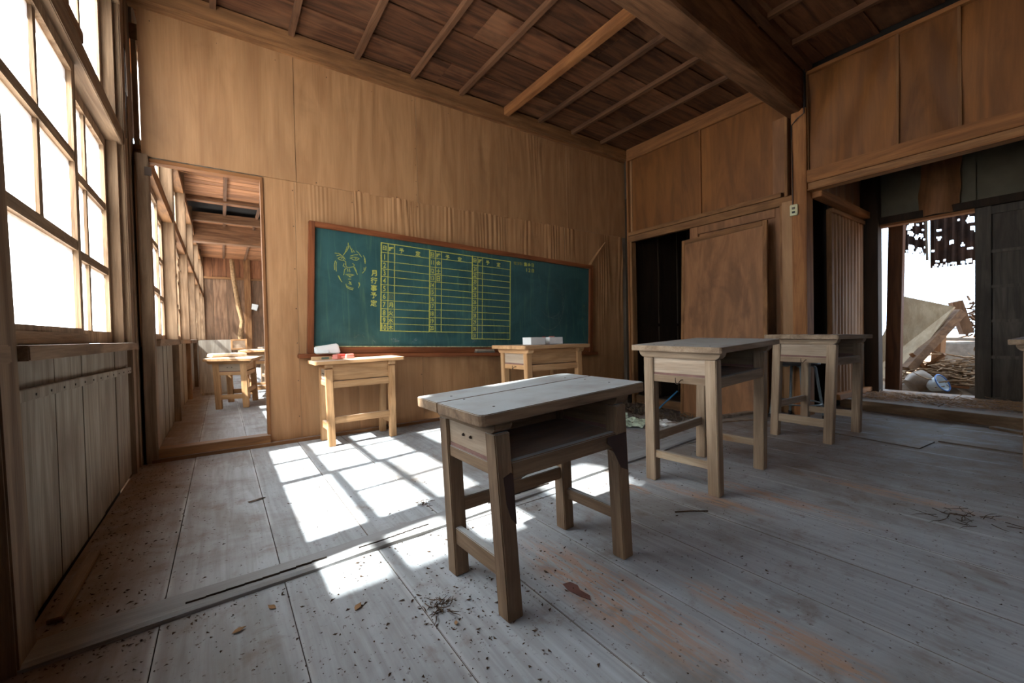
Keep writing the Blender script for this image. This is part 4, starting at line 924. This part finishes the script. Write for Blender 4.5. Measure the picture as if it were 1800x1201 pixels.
# ------------------------------------------------------------------ next room contents
pn = empty('propped_panel', (-.08, 6.9, 0)); tag(pn, 'grey wood-grained board propped upright behind the leaning desk in the next room', 'board')
obj('board_face', MB().box(-.17, .19, -.015, .015, .02, .735), wood('wavy_grained_board', (176, 168, 158), (142, 132, 122), 'z', grain=.7), pn, .003); obj('board_foot', MB().box(-.15, .17, -.04, .04, 0, .03), M_siding, pn)
pfm = empty('picture_frame', (.19, 6.60, .60)); tag(pfm, 'small wooden frame standing on the farther desk in the next room', 'frame')
for a in ((-.09, .09, 0, .02), (-.09, .09, .12, .14)): obj('frame_side', MB().box(a[0], a[1], -.008, .008, a[2], a[3]), M_desko['x'], pfm)
for a in ((-.09, -.07), (.07, .09)): obj('frame_side', MB().box(a[0], a[1], -.008, .008, .02, .12), M_desko['z'], pfm)
obj('picture', MB().box(-.07, .07, -.002, .004, .02, .12), M_shelf, pfm)
bk = empty('open_book', (.05, 5.72, .545)); bk.rotation_euler = (0, 0, .25); tag(bk, 'thick pale book lying on the leaning desk in the next room', 'book')
obj('cover', MB().box(-.17, .17, -.11, .11, 0, .006), M_card, bk, .001); obj('pages', MB().rbox(-.165, .165, -.105, .105, .006, .035, .003), M_book, bk, .004)
vn = obj('crooked_branch', MB().tube([(.27, 12.60, 2.75), (.29, 12.6, 2.35), (.33, 12.62, 2.0), (.38, 12.6, 1.6), (.45, 12.6, 1.2), (.40, 12.6, .85), (.44, 12.6, .5), (.40, 12.6, .02)], [.05, .055, .05, .055, .05, .06, .05, .06], 8), M_bark, smooth=True); tag(vn, 'crooked bark-covered pole leaning on the end wall of the next room', 'pole')
nt = obj('paper_note', MB().hexa([(.66, 12.70, 1.52), (.78, 12.70, 1.48), (.78, 12.71, 1.48), (.66, 12.71, 1.52), (.68, 12.70, 1.66), (.82, 12.70, 1.63), (.82, 12.71, 1.63), (.68, 12.71, 1.66)]), M_paper); tag(nt, 'white paper pinned to the post on the end wall of the next room', 'paper')
cbw = MB()
for (a, b, sag) in (((-.40, 4.5, 1.95), (-.40, 8.2, 1.80), .12), ((-.39, 4.6, 1.9), (-.39, 7.6, 1.70), .2)):
    cbw.tube([tuple(Vector(a).lerp(Vector(b), t/12)-Vector((0, 0, sag*math.sin(math.pi*t/12)+.02*math.sin(t*2)))) for t in range(13)], .006, 5)
cbw.tube([(-.385, 6.9, 1.75), (-.37, 6.95, 1.55), (-.36, 7.0, 1.40), (-.37, 7.08, 1.36), (-.38, 7.1, 1.45), (-.37, 7.05, 1.52)], .008, 5)
cbw.tube([(-.40, 9.5, 2.0), (-.38, 9.6, 1.5), (-.36, 9.7, 1.1), (-.38, 9.6, .8), (-.40, 9.5, .72)], .008, 5)
tag(obj('hanging_cable', cbw, M_frame['y']), 'tangled cable sagging along the next room window wall', 'cable')
d4 = MB().tube([(-.30, 3.26, 1.80), (-.16, 3.15, 1.735), (.0, 3.1, 1.70)], .0014, 4); tag(obj('stray_wire', d4, M_lightrail['x']), 'thin pale wire sticking out across the top of the open doorway', 'wire')

# ------------------------------------------------------------------ yard beyond the porch
gr = MB(); gr.v = [(-40, -40, -.42), (60, -40, -.42), (60, 60, -.42), (-40, 60, -.42)]; gr.f = [(0, 1, 2, 3)]
tag(obj('ground', gr, M_earth), 'bare earth around the schoolhouse', 'ground', kind='structure')
md = MB(); N = 26
for i in range(N+1):
    for k in range(N+1):
        x = 5.5+3.2*i/N; y = -.6+3.4*k/N; z = .0+.16*noise.noise((x*1.3, y*1.3, 2))+.10*noise.noise((x*4, y*4, 5))+.30*math.exp(-((x-6.6)**2/.25+(y-.85)**2/.10))
        if i in (0, N) or k in (0, N): z = -.42
        md.v.append((x, y, z))
for i in range(N):
    for k in range(N): a = i*(N+1)+k; md.f.append((a, a+N+1, a+N+2, a+1))
tag(obj('debris_mound', md, M_earth), 'mound of rotten wood and earth beyond the porch opening', 'mound', kind='stuff')
twigs('yard_sticks', 'tangle of dry sticks covering the debris mound in the yard', 6.3, .9, .10, 420, .42, M_twig, .5, rad=.008, cat='sticks')
M_yp = wpair('yard_post_wood', (104, 66, 40), (78, 48, 30))
yp = empty('leaning_post', (5.72, 1.26, 0)); tag(yp, 'brown square post leaning inside the yard opening', 'post')
obj('post_shaft', MB().bar((0, .02, -.05), (0, -.03, 2.35), .115, .10, (1, 0, 0)), M_yp['z'], yp, .004); obj('side_arm', MB().bar((-.01, -.05, 1.78), (.01, .42, 1.80), .08, .07), M_rail['y'], yp)
ys_ = obj('plywood_slab', MB().hexa([(6.30, 1.62, .20), (6.20, 1.62, .20), (5.92, 1.30, .12), (6.30, 1.20, .12), (6.5, 1.34, 1.05), (6.48, 1.34, 1.06), (6.46, .93, .91), (6.48, .93, .90)]), M_plyslab)
bpy.data.objects.remove(ys_)
sl = MB(); q = [Vector((6.12, 1.66, .08)), Vector((6.02, 1.27, .16)), Vector((6.42, .93, .905)), Vector((6.45, 1.345, 1.055))]; nn = (q[1]-q[0]).cross(q[3]-q[0]).normalized()*.02
sl.hexa([q[0], q[1], q[2], q[3], q[0]+nn, q[1]+nn, q[2]+nn, q[3]+nn]); so = obj('plywood_slab', sl, M_plyslab); tag(so, 'big pale plywood slab tilted behind the leaning post', 'slab')
for k, (a, b, w_, h_, lb) in enumerate((((6.45, .90, .86), (6.05, 1.24, .25), .09, .08, 'dark beam running under the tilted plywood slab'), ((6.9, 1.25, .56), (6.9, .60, .545), .06, .035, 'pale horizontal bar across the yard above the white lump'),
        ((6.75, .98, .98), (6.80, .90, .62), .10, .09, 'broken dark stump hanging over the white bars in the yard'), ((6.1, 1.22, .42), (6.2, 1.02, .12), .04, .03, 'short brown stick crossing under the slab'),
        ((6.1, .96, .42), (6.2, 1.2, .20), .03, .03, 'thin brown stick leaning the other way under the slab'), ((6.3, .83, .30), (6.05, .70, .06), .03, .03, 'pale curved branch at the right of the yard debris'),
        ((6.55, 1.1, .10), (6.6, 1.08, .60), .08, .08, 'short upright timber beneath the plywood slab'), ((5.9, 1.05, .12), (6.0, .78, .10), .03, .02, 'pale split stick on the porch edge'))):
    plank('yard_timber', lb, a, b, w_, h_, (M_old['y'], M_ccal, M_old['z'], M_lightrail['y'], M_rail['y'], M_siding, M_rail['z'], M_lightrail['y'])[k], cat='timber')
wc = obj('plaster_lump', MB().hexa([(7.0, 1.16, .26), (7.15, 1.16, .26), (7.15, .66, .26), (7.0, .66, .26), (7.0, 1.12, .52), (7.1, 1.12, .50), (7.1, .66, .54), (7.0, .66, .53)]), M_ccal, None, .02); tag(wc, 'broken white plaster lump behind the sticks in the yard', 'plaster')
ct = MB()
for k in range(150): 
    x, y, z = 7.0+R(-.12, .12), .72+abs(random.gauss(0, .13)), R(.58, 1.0); ct.bar((x, y, z), (x+R(-.08, .08), y+R(-.08, .08), z+R(-.06, .06)), .02, .012)
tag(obj('hanging_rubble', ct, M_old['z']), 'ragged bits of broken wood dangling at the right of the opening', 'debris', kind='stuff')
pt = empty('buried_pot', (5.85, 1.16, .10)); pt.rotation_euler = (.9, .35, .5); tag(pt, 'round brown pot with a pale band lying in the yard litter', 'pot')
obj('pot_body', MB().lathe([(.02, -.02), (.08, -.01), (.105, .05), (.10, .12), (.085, .16), (.02, .165)], seg=20), plain('brown_glaze', (140, 118, 98), .4), pt, smooth=True)
bn = empty('enamel_basin', (5.86, 1.03, .10)); bn.rotation_euler = (1.1, .2, -.4); tag(bn, 'white enamel basin with a blue rim beside the pot', 'basin')
b_ = obj('basin_body', MB().lathe([(.035, 0), (.05, .0), (.085, .11), (.082, .11), (.045, .008), (.001, .008)], seg=24), M_gkh, bn, smooth=True); obj('rim', MB().tube([(.086*math.cos(t*math.pi/12), .086*math.sin(t*math.pi/12), .112) for t in range(25)], .006, 6), M_gkb, bn, smooth=True)
def corr(label, x0, y0, y1, z0, z1, seed, slant, nh, lean_=0):
    rs = random.Random(seed); nu, nv = 90, 60; holes = []
    for _ in range(nh): holes.append((rs.random(), rs.random(), rs.uniform(.006, .030)*(1.2 if rs.random() < .2 else .75)))
    W, Hh = abs(y1-y0), z1-z0; mb = MB()
    for i in range(nu+1):
        for k in range(nv+1):
            u, v = i/nu, k/nv; y = y0+(y1-y0)*u; zz = z0+slant*u+(z1-z0-slant*u)*v+.008*noise.noise((u*30, 0, seed))*(1-v); mb.v.append((x0+lean_*v+.012*math.sin(2*math.pi*u*W/.064), y, zz))
    for i in range(nu):
        for k in range(nv):
            cu, cv = (i+.5)/nu*W, (k+.5)/nv*Hh
            if any((cu-a*W)**2+(cv-b*Hh)**2 < r_*r_ for a, b, r_ in holes): continue
            if k < 2 and rs.random() < .4: continue
            a = i*(nv+1)+k; mb.f.append((a, a+nv+1, a+nv+2, a+1))
    o = obj('corrugated_sheet', mb, M_rust, smooth=True); return tag(o, label, 'roof sheet', 'rusted roof sheets in the yard')
corr('left rusted corrugated sheet, ragged and full of holes, behind the leaning post', 6.45, 1.34, 1.145, 1.56, 2.55, 3, -.08, 45)
corr('right rusted corrugated sheet pierced by round holes of light', 6.5, 1.135, .35, 1.355, 2.55, 5, .0, 95)
plank('metal_strip', 'pale strip hanging between the two rusted sheets', (6.42, 1.145, 1.44), (6.42, 1.165, 2.4), .02, .015, M_siding, (1, 0, 0), 'strip')
